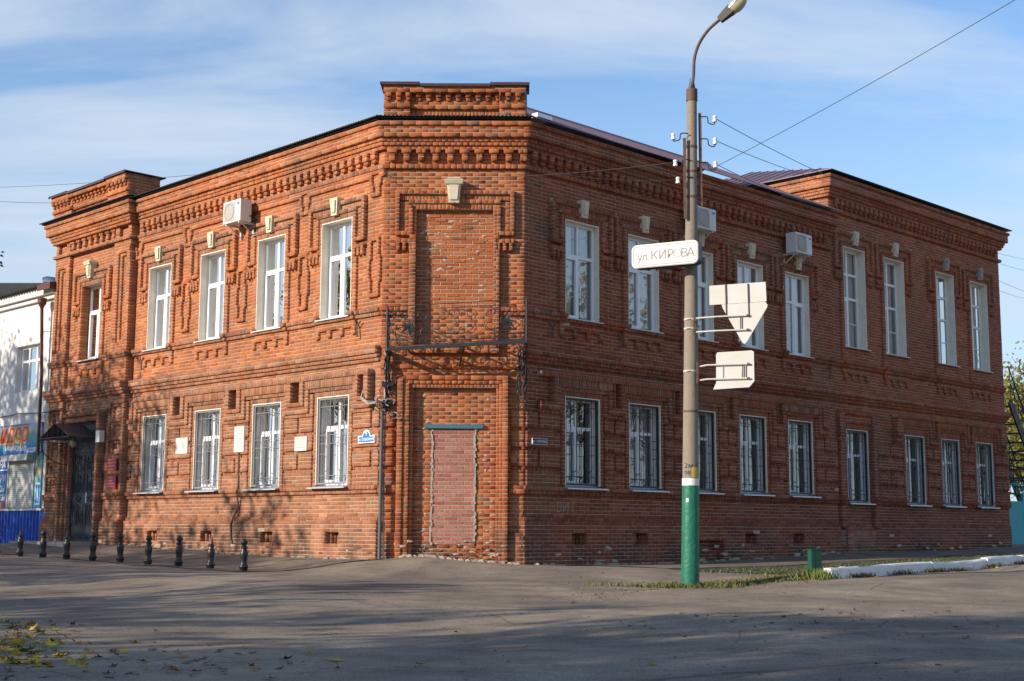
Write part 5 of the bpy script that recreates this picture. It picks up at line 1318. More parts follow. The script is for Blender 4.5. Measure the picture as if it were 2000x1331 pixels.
# ------------------------------------------------------------------ street name light box on the pole
ya = R(27); sd_ = Vector((math.cos(ya), -math.sin(ya), 0)); sn = Vector((-math.sin(ya), -math.cos(ya), 0))
box = empty('street_name_box', (3.9, -5.8, 4.6), label='white light box with rounded corners reading the street name, fixed across the pole', cat='sign')
def atp(px, py, d):
    k = _f + _r * ((px - 1000) / 2660.463) - _u * ((py - 665.5) / 2660.463); return Vector((1.35447, -27.95843, .37)) + k * (d / k.y)
C1 = atp(1364, 491, 22.0)      # right end centre of the front
HB, LB, TB = .395, 1.18, .20
def rrect(L, H, rad, n=5):
    o = []
    for cx, cy, a0 in ((L / 2 - rad, -H / 2 + rad, -90), (L / 2 - rad, H / 2 - rad, 0), (-L / 2 + rad, H / 2 - rad, 90), (-L / 2 + rad, -H / 2 + rad, 180)):
        for k in range(n + 1): a = R(a0 + 90 * k / n); o.append((cx + rad * math.cos(a), cy + rad * math.sin(a)))
    return o
def plate(parent, nm, C, xd, yd, nd, pts, d0, d1, m, m2=None):
    n = len(pts); mb = MB(); V = [C + xd * x + yd * y + nd * d1 for x, y in pts] + [C + xd * x + yd * y + nd * d0 for x, y in pts]
    mb.poly(V[:n], [tuple(range(n))], m); mb.poly(V, [tuple(range(2 * n - 1, n - 1, -1))] + [(i, n + i, n + (i + 1) % n, (i + 1) % n) for i in range(n)], m2 or m); return mb.build(nm, parent)
CB = C1 - sd_ * (LB / 2)
plate(box, 'case', CB, sd_, UP, sn, rrect(LB, HB, .09), -TB, 0, 'sign_white', 'sign_blue_side')
plate(box, 'face_panel', CB, sd_, UP, sn, rrect(LB - .02, HB - .02, .085), 0, .012, 'sign_white')
fr = rrect(LB - .075, HB - .075, .065); mb = MB(); mb.tube([CB + sd_ * x + UP * y + sn * .013 for x, y in fr + fr[:1]], .0045, 'letter_grey', 4); mb.build('border_line', box)
x0 = -LB / 2 + .105
for ch, x, m, sz in (('у', 0, 'letter_grey', .17), ('л', .085, 'letter_grey', .17), ('.', .175, 'letter_grey', .17), ('К', .235, 'letter_grey', .205), ('И', .375, 'letter_grey', .205), ('Р', .525, 'letter_grey', .205), ('О', .635, 'letter_ghost', .205), ('В', .765, 'letter_grey', .205), ('А', .875, 'letter_grey', .205)):
    text_on(ch, sz, CB + sd_ * (x0 + x) - UP * .072 + sn * .0135, sd_, UP, sn, m, box, name='letter', ext=.0015, offset=.0005)
for q in (.35, .75):
    mb = MB(); mb.fbox if 0 else None; c = CB + sd_ * (LB * (q - .5)) - UP * (HB / 2 + .02) - sn * .1; mb.box(c.x - .02, c.x + .02, c.y - .02, c.y + .02, c.z - .03, c.z + .02, 'rust'); mb.build('bracket', box)
# ------------------------------------------------------------------ road signs seen from behind
def sign_at(px, py, d): return atp(px, py, d)
yb = R(24); td = Vector((math.cos(yb), -math.sin(yb), 0)); tn = Vector((-math.sin(yb), -math.cos(yb), 0))
DS = 21.9
sg1 = empty('road_sign', sign_at(1452, 640, DS), label='bare back of a triangular road sign with a long plate above it', cat='road sign', group='road signs on the pole seen from behind')
scl = DS / 2660.463 / math.cos(yb) * .985
def local(px, py, C, cx, cy): return ((px - cx) * scl, -(py - cy) / 2660.463 * DS - (px - cx) * -.0755 / 2660.463 * DS * -1 * 0)
def sheared(C, cx, cy, pts):      # photo pixels -> local sign coordinates, undoing the perspective slope
    return [((x - cx) * scl, -((y - cy) + (x - cx) * .075) / 2660.463 * DS) for x, y in pts]
Ct = sign_at(1452, 612, DS)
tri = sheared(Ct, 1452, 612, [(1413, 602), (1411, 595), (1493, 589), (1497, 595), (1496, 600), (1458, 668), (1453, 674), (1448, 669)])
plate(sg1, 'triangle_plate', Ct, td, UP, tn, tri[::-1] if False else [tri[i] for i in (0, 7, 6, 5, 4, 3, 2, 1)], -.008, 0, 'sign_back')
rec = sheared(Ct, 1452, 612, [(1388, 596), (1495, 588), (1494, 549), (1388, 557)])
plate(sg1, 'rectangular_plate', Ct, td, UP, tn, rec, -.02, -.009, 'sign_back')
for x in (1419.5, 1461.5):
    a = sheared(Ct, 1452, 612, [(x, 553 + (1461 - x) * .03), (x + 1, 620)]); mb = MB(); mb.tube([Ct + td * p[0] + UP * p[1] + tn * .008 for p in a], .011, 'rust', 5); mb.build('back_rail', sg1)
def dep(px, cx): return DS - (px - cx) * scl * math.sin(yb) - .03
def sgarm(parent, px0, py0, px1, py1, cx):
    mb = MB(); a = sign_at(px0, py0, 22.32); b = sign_at(px1, py1, dep(px1, cx)); mb.tube([a, sign_at(cx - 55, py0 + (py1 - py0) * .5, dep(cx - 55, cx) - .02), b], .014, 'sign_back', 6); mb.build('arm', parent)
    a2 = sign_at(px1, py1, dep(px1, cx)); mb = MB(); mb.tube([a2 - td * .03, a2 + td * .012], .017, 'rust', 6); mb.build('bolt', parent)
sgarm(sg1, 1360, 622, 1462, 616, 1452); sgarm(sg1, 1360, 649, 1462, 644, 1452)
mb = MB(); a, b = sign_at(1446.5, 617, dep(1446.5, 1452)), sign_at(1446.5, 643, dep(1446.5, 1452)); mb.tube([a, b], .011, 'rust', 4); mb.build('clamp', sg1)
Cs = sign_at(1436, 724, DS)
sg2 = empty('road_sign', Cs, label='bare back of a square road sign with a bent edge, lowest on the pole', cat='road sign', group='road signs on the pole seen from behind')
sq = sheared(Cs, 1436, 724, [(1402, 757), (1400, 749), (1400.5, 693), (1403, 689), (1467, 683.5), (1471, 686), (1471, 744), (1467, 749)])
plate(sg2, 'square_plate', Cs, td, UP, tn, [sq[i] for i in (1, 6, 5, 4, 3, 2)][::1], -.008, 0, 'sign_back')
lo = sheared(Cs, 1436, 724, [(1400, 749), (1471, 744), (1464, 757), (1397, 764)]); mb = MB(); P4 = [Cs + td * x + UP * y + tn * (0 if i < 2 else .09) for i, (x, y) in enumerate(lo)]; mb.poly(P4 + [p - tn * .008 for p in P4], [(0, 3, 2, 1), (4, 5, 6, 7), (2, 3, 7, 6), (0, 4, 7, 3), (1, 2, 6, 5)], 'sign_back'); mb.build('bent_edge', sg2)
sgarm(sg2, 1368, 716, 1463, 711, 1436); sgarm(sg2, 1368, 743, 1463, 739, 1436)
for x in (1412, 1456):
    a, b = sign_at(x, 712, dep(x, 1436) + .015), sign_at(x, 742, dep(x, 1436) + .015); mb = MB(); mb.tube([a, b], .009, 'sign_back', 4); mb.build('back_rail', sg2)
mb = MB(); a, b = sign_at(1451, 713, dep(1451, 1436)), sign_at(1450, 737, dep(1450, 1436)); mb.tube([a, b], .012, 'rust', 4); mb.build('clamp', sg2)
for z0, z1, px in ((616, 652, 1357), (708, 750, 1362)):
    a, b = sign_at(px, z0, 22.33), sign_at(px, z1, 22.33); mb = MB(); mb.tube([a, b], .022, 'rust', 4); mb.build('mounting_rail', pole)
for py, n in ((625, 0), (643, 0), (726, 0)):
    z = sign_at(1348, py, 22.5).z; shell(z - .015, z + .015, 'sign_back', 'clamp_band', .007, nz=1); mb = MB(); p = sign_at(1342, py, 22.30); mb.tube([p, p + Vector((.05, -.05, 0))], .012, 'rust', 5); mb.build('clamp_bolt', pole)
# notices and scribbles on the pole
fx = lambda px, py, d=22.34: atp(px, py, d)
def on_pole(px, z, w, h, m, nm, off=.007):
    mb = MB(); n = 6; V = []
    for i in range(n + 1):
        x = (px - 1349) / 2660.463 * 22.4 - w / 2 + w * i / n
        for zz_ in (z - h / 2, z + h / 2):
            rr_ = prad(zz_) + off; f = (zz_ - pz) / ax.z; V.append((PX + ax.x * f + x, PY - math.sqrt(max(rr_ * rr_ - x * x, 1e-5)), zz_))
    mb.poly(V, [(2 * i, 2 * i + 2, 2 * i + 3, 2 * i + 1) for i in range(n)], m); return mb.build(nm, pole)
on_pole(1356, 1.315, .105, .17, 'yellow_note', 'yellow_notice'); on_pole(1341, .86, .04, .065, 'sticker_white', 'paper_scrap')
def pole_text(txt, size, px, z):
    me = text_mesh(txt, size, ext=.0008, offset=-.001); x0 = (px - 1349) / 2660.463 * 22.4
    for v in me.vertices:
        x = x0 + v.co.x; zz_ = z + v.co.y; rr_ = prad(zz_) + .003 + v.co.z; f = (zz_ - pz) / ax.z; v.co = (PX + ax.x * f + x, PY - math.sqrt(max(rr_ * rr_ - x * x, 1e-5)), zz_)
    me.materials.clear(); me.materials.append(M['black_ink']); me.update(); link('scribble', me, pole)
pole_text('2м→', .11, 1335.5, 1.385); pole_text('98', .10, 1335.5, 1.27)

# ------------------------------------------------------------------ overhead wires
wk = dict(r=.0065, m='cable', cat='wire', group='overhead wires', seg=4)
def wire(p, q, label, sag=.25, ext=0):
    if ext: q = q + (q - p) * ext
    cable('overhead_wire', [p, q], wk['r'], wk['m'], label, wk['cat'], wk['group'], 4, sag, 16)
wire(INS[0], FR.P(14.2, 9.75, .3), 'wire from the topmost right insulator of the pole to the taller wing', .12)
wire(INS[1], FR.P(12.9, 9.9, .3) - Vector((0, 0, .1)), 'wire from the middle right insulator of the pole to the taller wing', .12)
wire(INS[2], FR.P(11.6, 9.0, .3), 'wire from the lowest right insulator to the eave by the taller wing', .12)
wire(INS[4], FC.P(-.05, 7.70, .05), 'pale wire from the middle left insulator to the top of the cut corner', .12)
wire(INS[5], FR.P(.3, 7.95, .1), 'pale wire from the lowest left insulator to the wall under the cornice', .10)
wire(FR.P(6.1, 9.0, .2), atp(2010, -42, 24), 'long wire crossing the sky to the upper right corner of the photo', .25, ext=.8)
wire(FL.P(4.9, 8.72, .3), atp(-20, 356, 46), 'upper wire in the sky left of the building, running to the left eave', .2, ext=.8)
wire(FL.P(9.5, 8.75, .3), atp(-20, 384, 40), 'lower wire in the sky left of the building, passing the left parapet', .15, ext=.8)
for i, (a, b) in enumerate(((485, 504), (508, 527), (552, 569), (564, 582))): wire(FR.P(WINGU1 - .02, 9.35 - .33 * i - (.25 if i > 1 else 0), -.1), atp(2015, b, 60), ('topmost', 'second highest', 'second lowest', 'lowest')[i] + ' of four wires leaving the right end of the wing', .1, ext=.8)
wire(FR.P(WINGU1 + .05, 4.95, 0), atp(2015, 764, 52), 'single wire leaving the right end of the wing at mid height', .1, ext=.8)

# ------------------------------------------------------------------ entrance: door, canopy, step, lamp
DU0, DU1 = BAYC - .70, BAYC + .84; DD = FB - .06; DZ = .03
door = empty('door', FL.P(BAYC, DZ, DD)); door.parent = BLD
dm = (DU0 + DU1) / 2
mb = MB(); mb.fbox(FL, DU0, DU1, 3.12, 3.20, DD - .1, DD + .02, 'door_paint'); mb.fbox(FL, DU0, DU0 + .06, -.1, 3.12, DD - .1, DD + .02, 'door_paint'); mb.fbox(FL, DU1 - .06, DU1, -.1, 3.12, DD - .1, DD + .02, 'door_paint'); mb.fbox(FL, DU0 + .06, DU1 - .06, 2.38, 2.46, DD - .1, DD + .02, 'door_paint'); mb.build('door_frame', door)
mb = MB(); mb.fbox(FL, DU0 + .06, DU1 - .06, 2.46, 3.12, DD - .1, DD - .01, 'door_paint'); mb.build('transom_panel', door)
for s_, (a, b) in enumerate(((DU0 + .06, dm - .006), (dm + .006, DU1 - .06))):
    mb = MB(); mb.fbox(FL, a, b, -.08, 2.38, DD - .1, DD, 'door_paint'); leafd = mb.build('door_leaf', door)
    mb = MB(); w_ = (b - a)
    for z0, z1 in ((.42, .98), (1.30, 1.80), (1.86, 2.30)):
        for q0, q1 in ((.10, .44), (.56, .90)):
            x0, x1 = a + w_ * q0, a + w_ * q1
            for (u0, u1, y0, y1) in ((x0, x1, z0, z0 + .018), (x0, x1, z1 - .018, z1), (x0, x0 + .018, z0 + .018, z1 - .018), (x1 - .018, x1, z0 + .018, z1 - .018)): mb.fbox(FL, u0, u1, y0, y1, DD - .002, DD + .018, 'iron')
            c = (x0 + x1) / 2; h = (z0 + z1) / 2
            mb.tube([FL.P(c + .045 * math.sin(R(t)) * (1 if t < 360 else -1), z0 + .06 + (z1 - z0 - .12) * t / 720, DD + .010) for t in range(0, 721, 40)], .007, 'iron', 4); mb.tube([FL.P(c - .045 * math.sin(R(t)), z0 + .06 + (z1 - z0 - .12) * t / 720, DD + .011) for t in range(0, 721, 40)], .007, 'iron', 4)
    c = (a + b) / 2; mb.tube([FL.P(c + .10 * math.cos(R(t)) * (1 + .35 * math.cos(R(4 * t))), 1.14 + .06 * math.sin(R(t)) * (1 + .35 * math.cos(R(4 * t))), DD + .01) for t in range(0, 361, 15)], .010, 'iron', 4)
    for k in range(9): x = a + w_ * (.06 + .88 * k / 9); mb.poly([FL.P(x, .06, DD + .001), FL.P(x + w_ * .09, .06, DD + .001), FL.P(x + w_ * .09, .28, DD + .001), FL.P(x, .28, DD + .001), FL.P(x + w_ * .045, .17, DD + .03)], [(0, 1, 4), (1, 2, 4), (2, 3, 4), (3, 0, 4)], 'door_paint')
    mb.build('ornament', leafd)
mb = MB(); mb.fbox(FL, dm - .10, dm - .05, 1.02, 1.30, DD, DD + .012, 'zinc'); mb.tube([FL.P(dm - .075, 1.18, DD), FL.P(dm - .075, 1.18, DD + .05), FL.P(dm - .17, 1.18, DD + .05)], .012, 'zinc', 6); mb.build('door_handle', door)
stp = empty('doorstep', FL.P(12.6, -.05, .7), label='low worn concrete doorstep in front of the dark entrance door', cat='step')
mb = MB(); mb.fbox(FL, 11.3, 14.6, -.45, .0, .20, 1.05, 'step'); mb.build('slab', stp)
can = empty('door_canopy', FL.P(12.4, 2.7, .9), label='small gabled sheet metal canopy with wrought iron scrollwork over the entrance', cat='canopy')
c0, c1, cmid, zb_, zt_, dq = 11.42, 13.12, 12.27, 2.72, 3.10, 1.02
for nm, (a, b) in (('roof_sheet', (c0, cmid)), ('roof_sheet', (c1, cmid))):
    mb = MB(); V = [FL.P(a, zb_, .2), FL.P(a, zb_, dq), FL.P(b, zt_, dq), FL.P(b, zt_, .2)]; mb.poly(V + [v - Vector((0, 0, .015)) for v in V], [(0, 1, 2, 3), (7, 6, 5, 4), (0, 4, 5, 1), (1, 5, 6, 2), (2, 6, 7, 3), (3, 7, 4, 0)], 'canopy_metal'); mb.build(nm, can)
mb = MB(); bar = lambda pts, r_=.009, d=dq: mb.tube([FL.P(u, z, d) for u, z in pts], r_, 'iron', 4)
bar([(c0, zb_), (cmid, zt_), (c1, zb_), (c0, zb_)], .016); bar([(c0, zb_ - .12), (c1, zb_ - .12)], .010)
def csp(cx, cz, r0, a0, tr, sg): bar([(cx + r0 * (1 - .8 * k / 18) * math.cos(R(a0 + sg * tr * 360 * k / 18)), cz + r0 * (1 - .8 * k / 18) * math.sin(R(a0 + sg * tr * 360 * k / 18))) for k in range(19)])
for sx in (-1, 1): csp(cmid + sx * .16, zb_ + .15, .13, 90, 1.4, sx); csp(cmid + sx * .42, zb_ + .09, .08, 90, 1.3, -sx); csp(cmid + sx * .09, zt_ + .05, .07, 200 if sx > 0 else -20, 1.2, -sx)
bar([(cmid, zt_), (cmid, zt_ + .18)], .012)
k = 0
while c0 + k * .085 < c1: csp(c0 + .04 + k * .085, zb_ - .05, .035, 0, 1.2, 1); k += 1
mb.build('gable_scrollwork', can)
for u in (c0 + .05, c1 - .05):
    mb = MB(); b2 = lambda pts, r_=.012: mb.tube([FL.P(u, z, d) for d, z in pts], r_, 'iron', 4)
    b2([(.2, zb_ - .1), (dq, zb_ - .1)]); b2([(.22, 2.05)] + [(.22 + .78 * math.sin(R(t)), 2.62 - .57 * math.cos(R(t))) for t in range(0, 91, 15)], .011)
    for cd, cz, r0 in ((.40, 2.48, .12), (.62, 2.52, .09), (.34, 2.27, .08)): b2([(cd + r0 * (1 - .75 * k / 18) * math.cos(R(k * 25)), cz + r0 * (1 - .75 * k / 18) * math.sin(R(k * 25))) for k in range(19)], .008)
    mb.build('scroll_bracket', can)
ob = MB(); ob.lathe([(.11 * math.sin(R(a)), 2.58 - .11 * math.cos(R(a))) for a in range(5, 180, 15)], FL.P(12.15, 0, .55), 'lamp_glass', 14); ob.build('lamp_globe', can, smooth=True)
mb = MB(); mb.fbox(FL, 10.72, 10.92, 2.56, 2.86, PB + .22, PB + .36, 'zinc'); ltb = mb.build('wall_lamp', None, label='small grey metal box lamp on the wall between canopy and red plaques', cat='lamp')
mb = MB(); mb.tube([FL.P(10.9, 3.5, PB + .05), FL.P(10.75, 3.35, PB + .2), FL.P(10.2, 3.5, PB + .15), FL.P(9.6, 3.72, .1)], .012, 'cable', 5); mb.tube([FL.P(10.9, 3.5, PB + .05), FL.P(11.0, 2.9, PB + .05), FL.P(11.05, 1.6, PB + .05)], .014, 'cable', 5); tag(mb.build('wall_cable'), 'loose black cables on the wall right of the canopy', 'cable')

# ------------------------------------------------------------------ neighbouring white building with the shop
wb = empty('white_building', FL.P(17, 0, 0), label='whitewashed building at the left edge with a colourful shop front', cat='building')
WA, WZ = 14.46, 30.0
mb = MB()
wu0, wu1, wz0, wz1 = 15.55, 17.05, 4.30, 5.66
for a, b, z0, z1 in ((WA, wu0, -.8, 7.0), (wu1, WZ, -.8, 7.0), (wu0, wu1, -.8, wz0), (wu0, wu1, wz1, 7.0)): mb.fbox(FL, a, b, z0, z1, -.30, -.02, 'white_paint')
mb.fbox(FL, WA, WZ, 7.0, 7.0 + .02, -6, -.02, 'white_paint'); mb.build('wall', wb)
mb = MB(); mb.fbox(FL, WA - .02, WZ, 6.86, 6.98, -.02, .10, 'white_paint'); mb.fbox(FL, WA - .02, WZ, 6.98, 7.20, -.02, .22, 'white_paint'); mb.build('cornice', wb)
roof_parent = BLD; BLD_, BLD = BLD, wb
roof_strip(FL, WA - .15, WZ, 7.20, .38, 5.5, R(13), 'slate', 'slate', fascia=0, wave=.03, pitch=.17)
BLD = BLD_
mb = MB(); zr_ = 7.2 + 5.88 * math.tan(R(13)); mb.tube([FL.P(WA - .1, zr_, -5.5), FL.P(WZ, zr_, -5.5)], .07, 'slate', 6); mb.build('ridge', wb)
mb = MB(); mb.poly([FL.P(WA - .17, 7.24, .40), FL.P(WA + .62, 7.24, .40), FL.P(WA + .62, 7.05, .40), FL.P(WA - .17, 7.05, .40), FL.P(WA - .17, 7.35, -.3), FL.P(WA + .62, 7.35, -.3), FL.P(WA - .17, 7.1, -.3)], [(0, 1, 2, 3), (0, 4, 5, 1), (0, 3, 6, 4)], 'brown_pipe'); mb.build('gutter_end', wb)
mb = MB(); mb.lathe([(.05, 6.56), (.06, 6.60), (.125, 6.72), (.135, 6.86), (.12, 6.86)], FL.P(15.0, 0, .26), 'brown_pipe', 12); mb.build('rain_hopper', wb)
mb = MB(); mb.tube([FL.P(15.0, 6.6, .26), FL.P(15.0, 4.6, .16), FL.P(15.02, 2.38, .14)], .048, 'brown_pipe', 10); mb.build('downpipe', wb, smooth=True)
for z in (5.9, 4.4, 2.9):
    mb = MB(); mb.tube([FL.P(15.0, z, .19), FL.P(14.6, z, .0)], .012, 'iron', 4); mb.build('pipe_bracket', wb)
mb = MB(); c = FL.P(19.6, 0, -2.4); mb.lathe([(.20, 7.4), (.20, 8.05)], c, 'vent_blue', 14); c2 = c + Vector((0, 0, 8.05))
mb.tube([c2 + Vector((0, 0, -.05)), c2 + Vector((-.03, 0, .10)), c2 + Vector((-.14, 0, .19)), c2 + Vector((-.30, 0, .21)), c2 + Vector((-.40, 0, .18))], .20, 'vent_blue', 14); mb.build('vent_pipe', wb, smooth=True)
mb = MB(); q = [atp(-260, 553, 52), atp(84, 553, 52), atp(100, 600, 49), atp(-260, 600, 49)]; mb.poly([*q] + [v + Vector((0, 2.5, -1.2)) for v in q[:2]], [(0, 1, 2, 3), (0, 4, 5, 1)], 'slate'); mb.build('back_roof', wb)
ww_ = empty('window', FL.P(16.3, wz0, -.02)); ww_.parent = wb; ww_.matrix_parent_inverse = Matrix.Translation(wb.location).inverted()
mb = MB(); D0, D1 = -.24, -.18; f_ = .07
for a, b, z0, z1 in ((wu0, wu0 + f_, wz0, wz1), (wu1 - f_, wu1, wz0, wz1), (wu0 + f_, wu1 - f_, wz0, wz0 + f_), (wu0 + f_, wu1 - f_, wz1 - f_, wz1), (wu0 + f_, wu1 - f_, 5.18, 5.25), (16.02, 16.09, wz0 + f_, 5.18), (16.51, 16.58, wz0 + f_, 5.18), (16.02, 16.09, 5.25, wz1 - f_), (16.51, 16.58, 5.25, wz1 - f_)): mb.fbox(FL, a, b, z0, z1, D0, D1, 'pvc')
mb.build('frame', ww_)
mb = MB(); mb.poly([FL.P(wu0, wz0, -.21), FL.P(wu1, wz0, -.21), FL.P(wu1, wz1, -.21), FL.P(wu0, wz1, -.21)], [(0, 1, 2, 3)], 'glass'); mb.build('pane', ww_)
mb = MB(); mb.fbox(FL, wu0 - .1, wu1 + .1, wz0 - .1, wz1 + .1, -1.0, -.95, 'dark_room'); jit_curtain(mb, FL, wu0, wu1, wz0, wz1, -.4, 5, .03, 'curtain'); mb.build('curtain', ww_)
# blue corrugated plinth
mb = MB(); n = int((WZ - 14.62) / .05); V = []
for z in (-.6, .84):
    for i in range(n + 1): u = 14.62 + (WZ - 14.62) * i / n; V.append(FL.P(u, z, .10 + .03 * (1 if (i // 2) % 2 else -1)))
mb.poly(V, [(i, i + 1, n + 2 + i, n + 1 + i) for i in range(n)], 'blue_metal'); mb.build('corrugated_plinth', wb)
mb = MB(); mb.fbox(FL, 14.62, WZ, .84, .90, -.02, .15, 'sign_white'); mb.build('plinth_ledge', wb)
def banner_mat(name, cols, ax=0, scale=1.0):
    m = bpy.data.materials.new(name); m.use_nodes = True; t = m.node_tree; b = t.nodes['Principled BSDF']; b.inputs['Roughness'].default_value = .5
    gg = N(t, 'ShaderNodeNewGeometry'); sp = N(t, 'ShaderNodeSeparateXYZ'); t.links.new(gg.outputs['Position'], sp.inputs[0])
    nz = N(t, 'ShaderNodeTexNoise', inp={'Scale': 1.3, 'Detail': 2.0}); t.links.new(gg.outputs['Position'], nz.inputs['Vector'])
    a = N(t, 'ShaderNodeMath', operation='MULTIPLY_ADD', inp={1: .8, 2: -.4}); t.links.new(nz.outputs['Fac'], a.inputs[0])
    mr = N(t, 'ShaderNodeMapRange', inp={1: cols[0][0], 2: cols[-1][0], 3: 0, 4: 1}); s2 = N(t, 'ShaderNodeMath', operation='ADD'); t.links.new(sp.outputs[2], s2.inputs[0]); t.links.new(a.outputs[0], s2.inputs[1]); t.links.new(s2.outputs[0], mr.inputs[0])
    rp = N(t, 'ShaderNodeValToRGB'); t.links.new(mr.outputs[0], rp.inputs[0]); z0, z1 = cols[0][0], cols[-1][0]
    for i, (z, c) in enumerate(cols):
        e = rp.color_ramp.elements[i] if i < 2 else rp.color_ramp.elements.new((z - z0) / (z1 - z0))
        e.position = (z - z0) / (z1 - z0); e.color = (*c, 1)
    t.links.new(rp.outputs[0], b.inputs['Base Color']); return m
M['banner'] = banner_mat('shop banner print', [(2.35, (.02, .16, .30)), (2.55, (.03, .10, .42)), (2.75, (.02, .28, .40)), (2.95, (.20, .26, .20)), (3.15, (.45, .48, .55)), (3.35, (.03, .06, .30))])
M['poster'] = banner_mat('side poster print', [(.9, (.30, .04, .05)), (1.2, (.02, .05, .25)), (1.6, (.02, .22, .50)), (2.0, (.02, .07, .35)), (2.4, (.02, .04, .22))])
M['strip_print'] = banner_mat('strip print', [(.9, (.03, .30, .45)), (1.5, (.05, .40, .50)), (1.8, (.30, .26, .16)), (2.4, (.10, .28, .26))])
M['logo_red'] = mat('red logo letter', (.68, .05, .015), .5); M['logo_yellow'] = mat('yellow outline', (.75, .50, .10), .5); M['sky_blue'] = mat('printed window blue', (.04, .25, .60), .5)
bn = empty('shop_banner', FL.P(16.5, 3, .03), label='colourful shop fascia banner with large red slanted letters', cat='sign')
mb = MB(); mb.fbox(FL, 15.06, WZ - 8, 2.47, 3.34, -.01, .05, 'banner'); mb.build('panel', bn)
ftext(FL, 'идер', .80, 17.72, 2.82, .054, 'logo_yellow', bn, name='logo_outline', shear=.22, offset=.034, ext=.002, spacing=1.08, sx=.92); ftext(FL, 'идер', .80, 17.72, 2.82, .058, 'logo_red', bn, name='logo_letters', shear=.22, offset=.004, ext=.004, spacing=1.08, sx=.92)
for txt, u, z in (('Скидки', 17.36, 2.60), ('Кредит', 16.70, 2.57), ('Рассрочка', 16.08, 2.51)): ftext(FL, txt, .22, u, z, .054, 'white_letter', bn, shear=.25, offset=.002, sx=.95)
ps = empty('shop_poster', FL.P(17.6, 1.6, .03), label='blue advertising poster with white words left of the roller shutter', cat='poster')
mb = MB(); mb.fbox(FL, 17.08, 19.0, .90, 2.42, -.01, .03, 'poster'); mb.build('panel', ps)
for txt, u, z, s_ in (('НА', 17.68, 2.10, .27), ('ЕРИ', 17.80, 1.68, .30), ('СЫ', 17.66, 1.40, .24), ('ЮЗИ', 17.74, 1.15, .24)): ftext(FL, txt, s_, u, z, .033, 'white_letter', ps, shear=.12, offset=.004)
mb = MB(); mb.fbox(FL, 17.10, 18.2, 2.02, 2.05, .03, .034, 'white_letter'); mb.build('printed_line', ps)
ftext(FL, '-53-94', .13, 17.78, 1.02, .033, 'logo_yellow', ps, offset=.002); ftext(FL, '-15-15', .13, 17.78, .925, .033, 'logo_yellow', ps, offset=.002)
sh = empty('roller_shutter', FL.P(16.2, .9, .02), label='closed grey roller shutter under the shop banner', cat='shutter')
for k in range(24):
    z = .93 + k * .058; mb = MB(); mb.hexa([FL.P(15.46, z, .045), FL.P(17.0, z, .045), FL.P(17.0, z, 0), FL.P(15.46, z, 0), FL.P(15.46, z + .054, .03), FL.P(17.0, z + .054, .03), FL.P(17.0, z + .054, 0), FL.P(15.46, z + .054, 0)], 'shutter'); mb.build('slat', sh)
mb = MB(); mb.hexa([FL.P(15.40, 2.26, .30), FL.P(17.06, 2.26, .30), FL.P(17.06, 2.26, 0), FL.P(15.40, 2.26, 0), FL.P(15.40, 2.44, .26), FL.P(17.06, 2.44, .26), FL.P(17.06, 2.46, 0), FL.P(15.40, 2.46, 0)], 'shutter'); mb.build('shutter_box', sh)
for u in (15.38, 17.0): mb = MB(); mb.fbox(FL, u, u + .08, .90, 2.26, 0, .06, 'shutter'); mb.build('guide_rail', sh)
st_ = empty('shop_poster', FL.P(15.2, 1.6, .03), label='narrow printed strip with a picture of a window right of the roller shutter', cat='poster')
mb = MB(); mb.fbox(FL, 14.98, 15.37, .91, 2.46, -.01, .028, 'strip_print'); mb.build('panel', st_)
mb = MB(); mb.fbox(FL, 15.0, 15.30, 1.0, 1.62, .028, .031, 'white_letter'); mb.build('printed_frame', st_)
for a, b in ((15.03, 15.13), (15.17, 15.27)): mb = MB(); mb.fbox(FL, a, b, 1.05, 1.57, .031, .034, 'sky_blue'); mb.build('printed_pane', st_)
mb = MB(); mb.tube([FL.P(17.9, 3.62, .02), FL.P(16.9, 3.62, .10), FL.P(16.6, 3.66, .06), FL.P(15.4, 3.60, .10), FL.P(14.4, 3.56, .25), FL.P(13.2, 3.62, .3)], .016, 'cable', 5); tag(mb.build('wall_cable'), 'black cable on a hook along the white wall above the shop banner', 'cable')

# ------------------------------------------------------------------ right edge: gate, stair, green box
gt = empty('gate', FR.P(22.6, 0, .6), label='turquoise sheet metal gate at the far right end of the brick wing', cat='gate')
GD = -.25
for k in range(5):
    mb = MB(); u0 = 22.12 + k * 1.05; mb.fbox(FR, u0, u0 + 1.03, -.0, 1.62 if k else 1.35, GD, GD + .05, 'turquoise'); mb.build('sheet_panel', gt)
mb = MB(); mb.tube([FR.P(22.35, 1.90, GD), FR.P(27.2, 1.90, GD)], .022, 'turquoise', 6); mb.build('top_rail', gt)
for k in range(20): mb = MB(); u = 22.4 + k * .22; mb.tube([FR.P(u, 1.55, GD + .02), FR.P(u, 1.9, GD + .02)], .012, 'turquoise', 4); mb.build('bar', gt)
mb = MB(); mb.fbox(FR, 22.02, 22.12, -.1, .75, GD - .02, GD + .08, 'turquoise'); mb.build('gate_post', gt)
sta = empty('fire_escape', FR.P(23, 2, -1.2), label='black iron outside stair leaning against the far end of the wing', cat='stair')
SD = -.35
a, b = Vector((22.95, 4.6)), Vector((25.9, .6))
for off in (0, -.9):
    mb = MB(); v = (b - a).normalized(); n_ = Vector((-v.y, v.x)) * .13
    pts = [a - n_, b - n_, b + n_, a + n_]; mb.poly([FR.P(p.x, p.y, SD + off) for p in pts] + [FR.P(p.x, p.y, SD + off - .06) for p in pts], [(0, 1, 2, 3), (7, 6, 5, 4), (0, 4, 5, 1), (1, 5, 6, 2), (2, 6, 7, 3), (3, 7, 4, 0)], 'iron'); mb.build('stringer', sta)
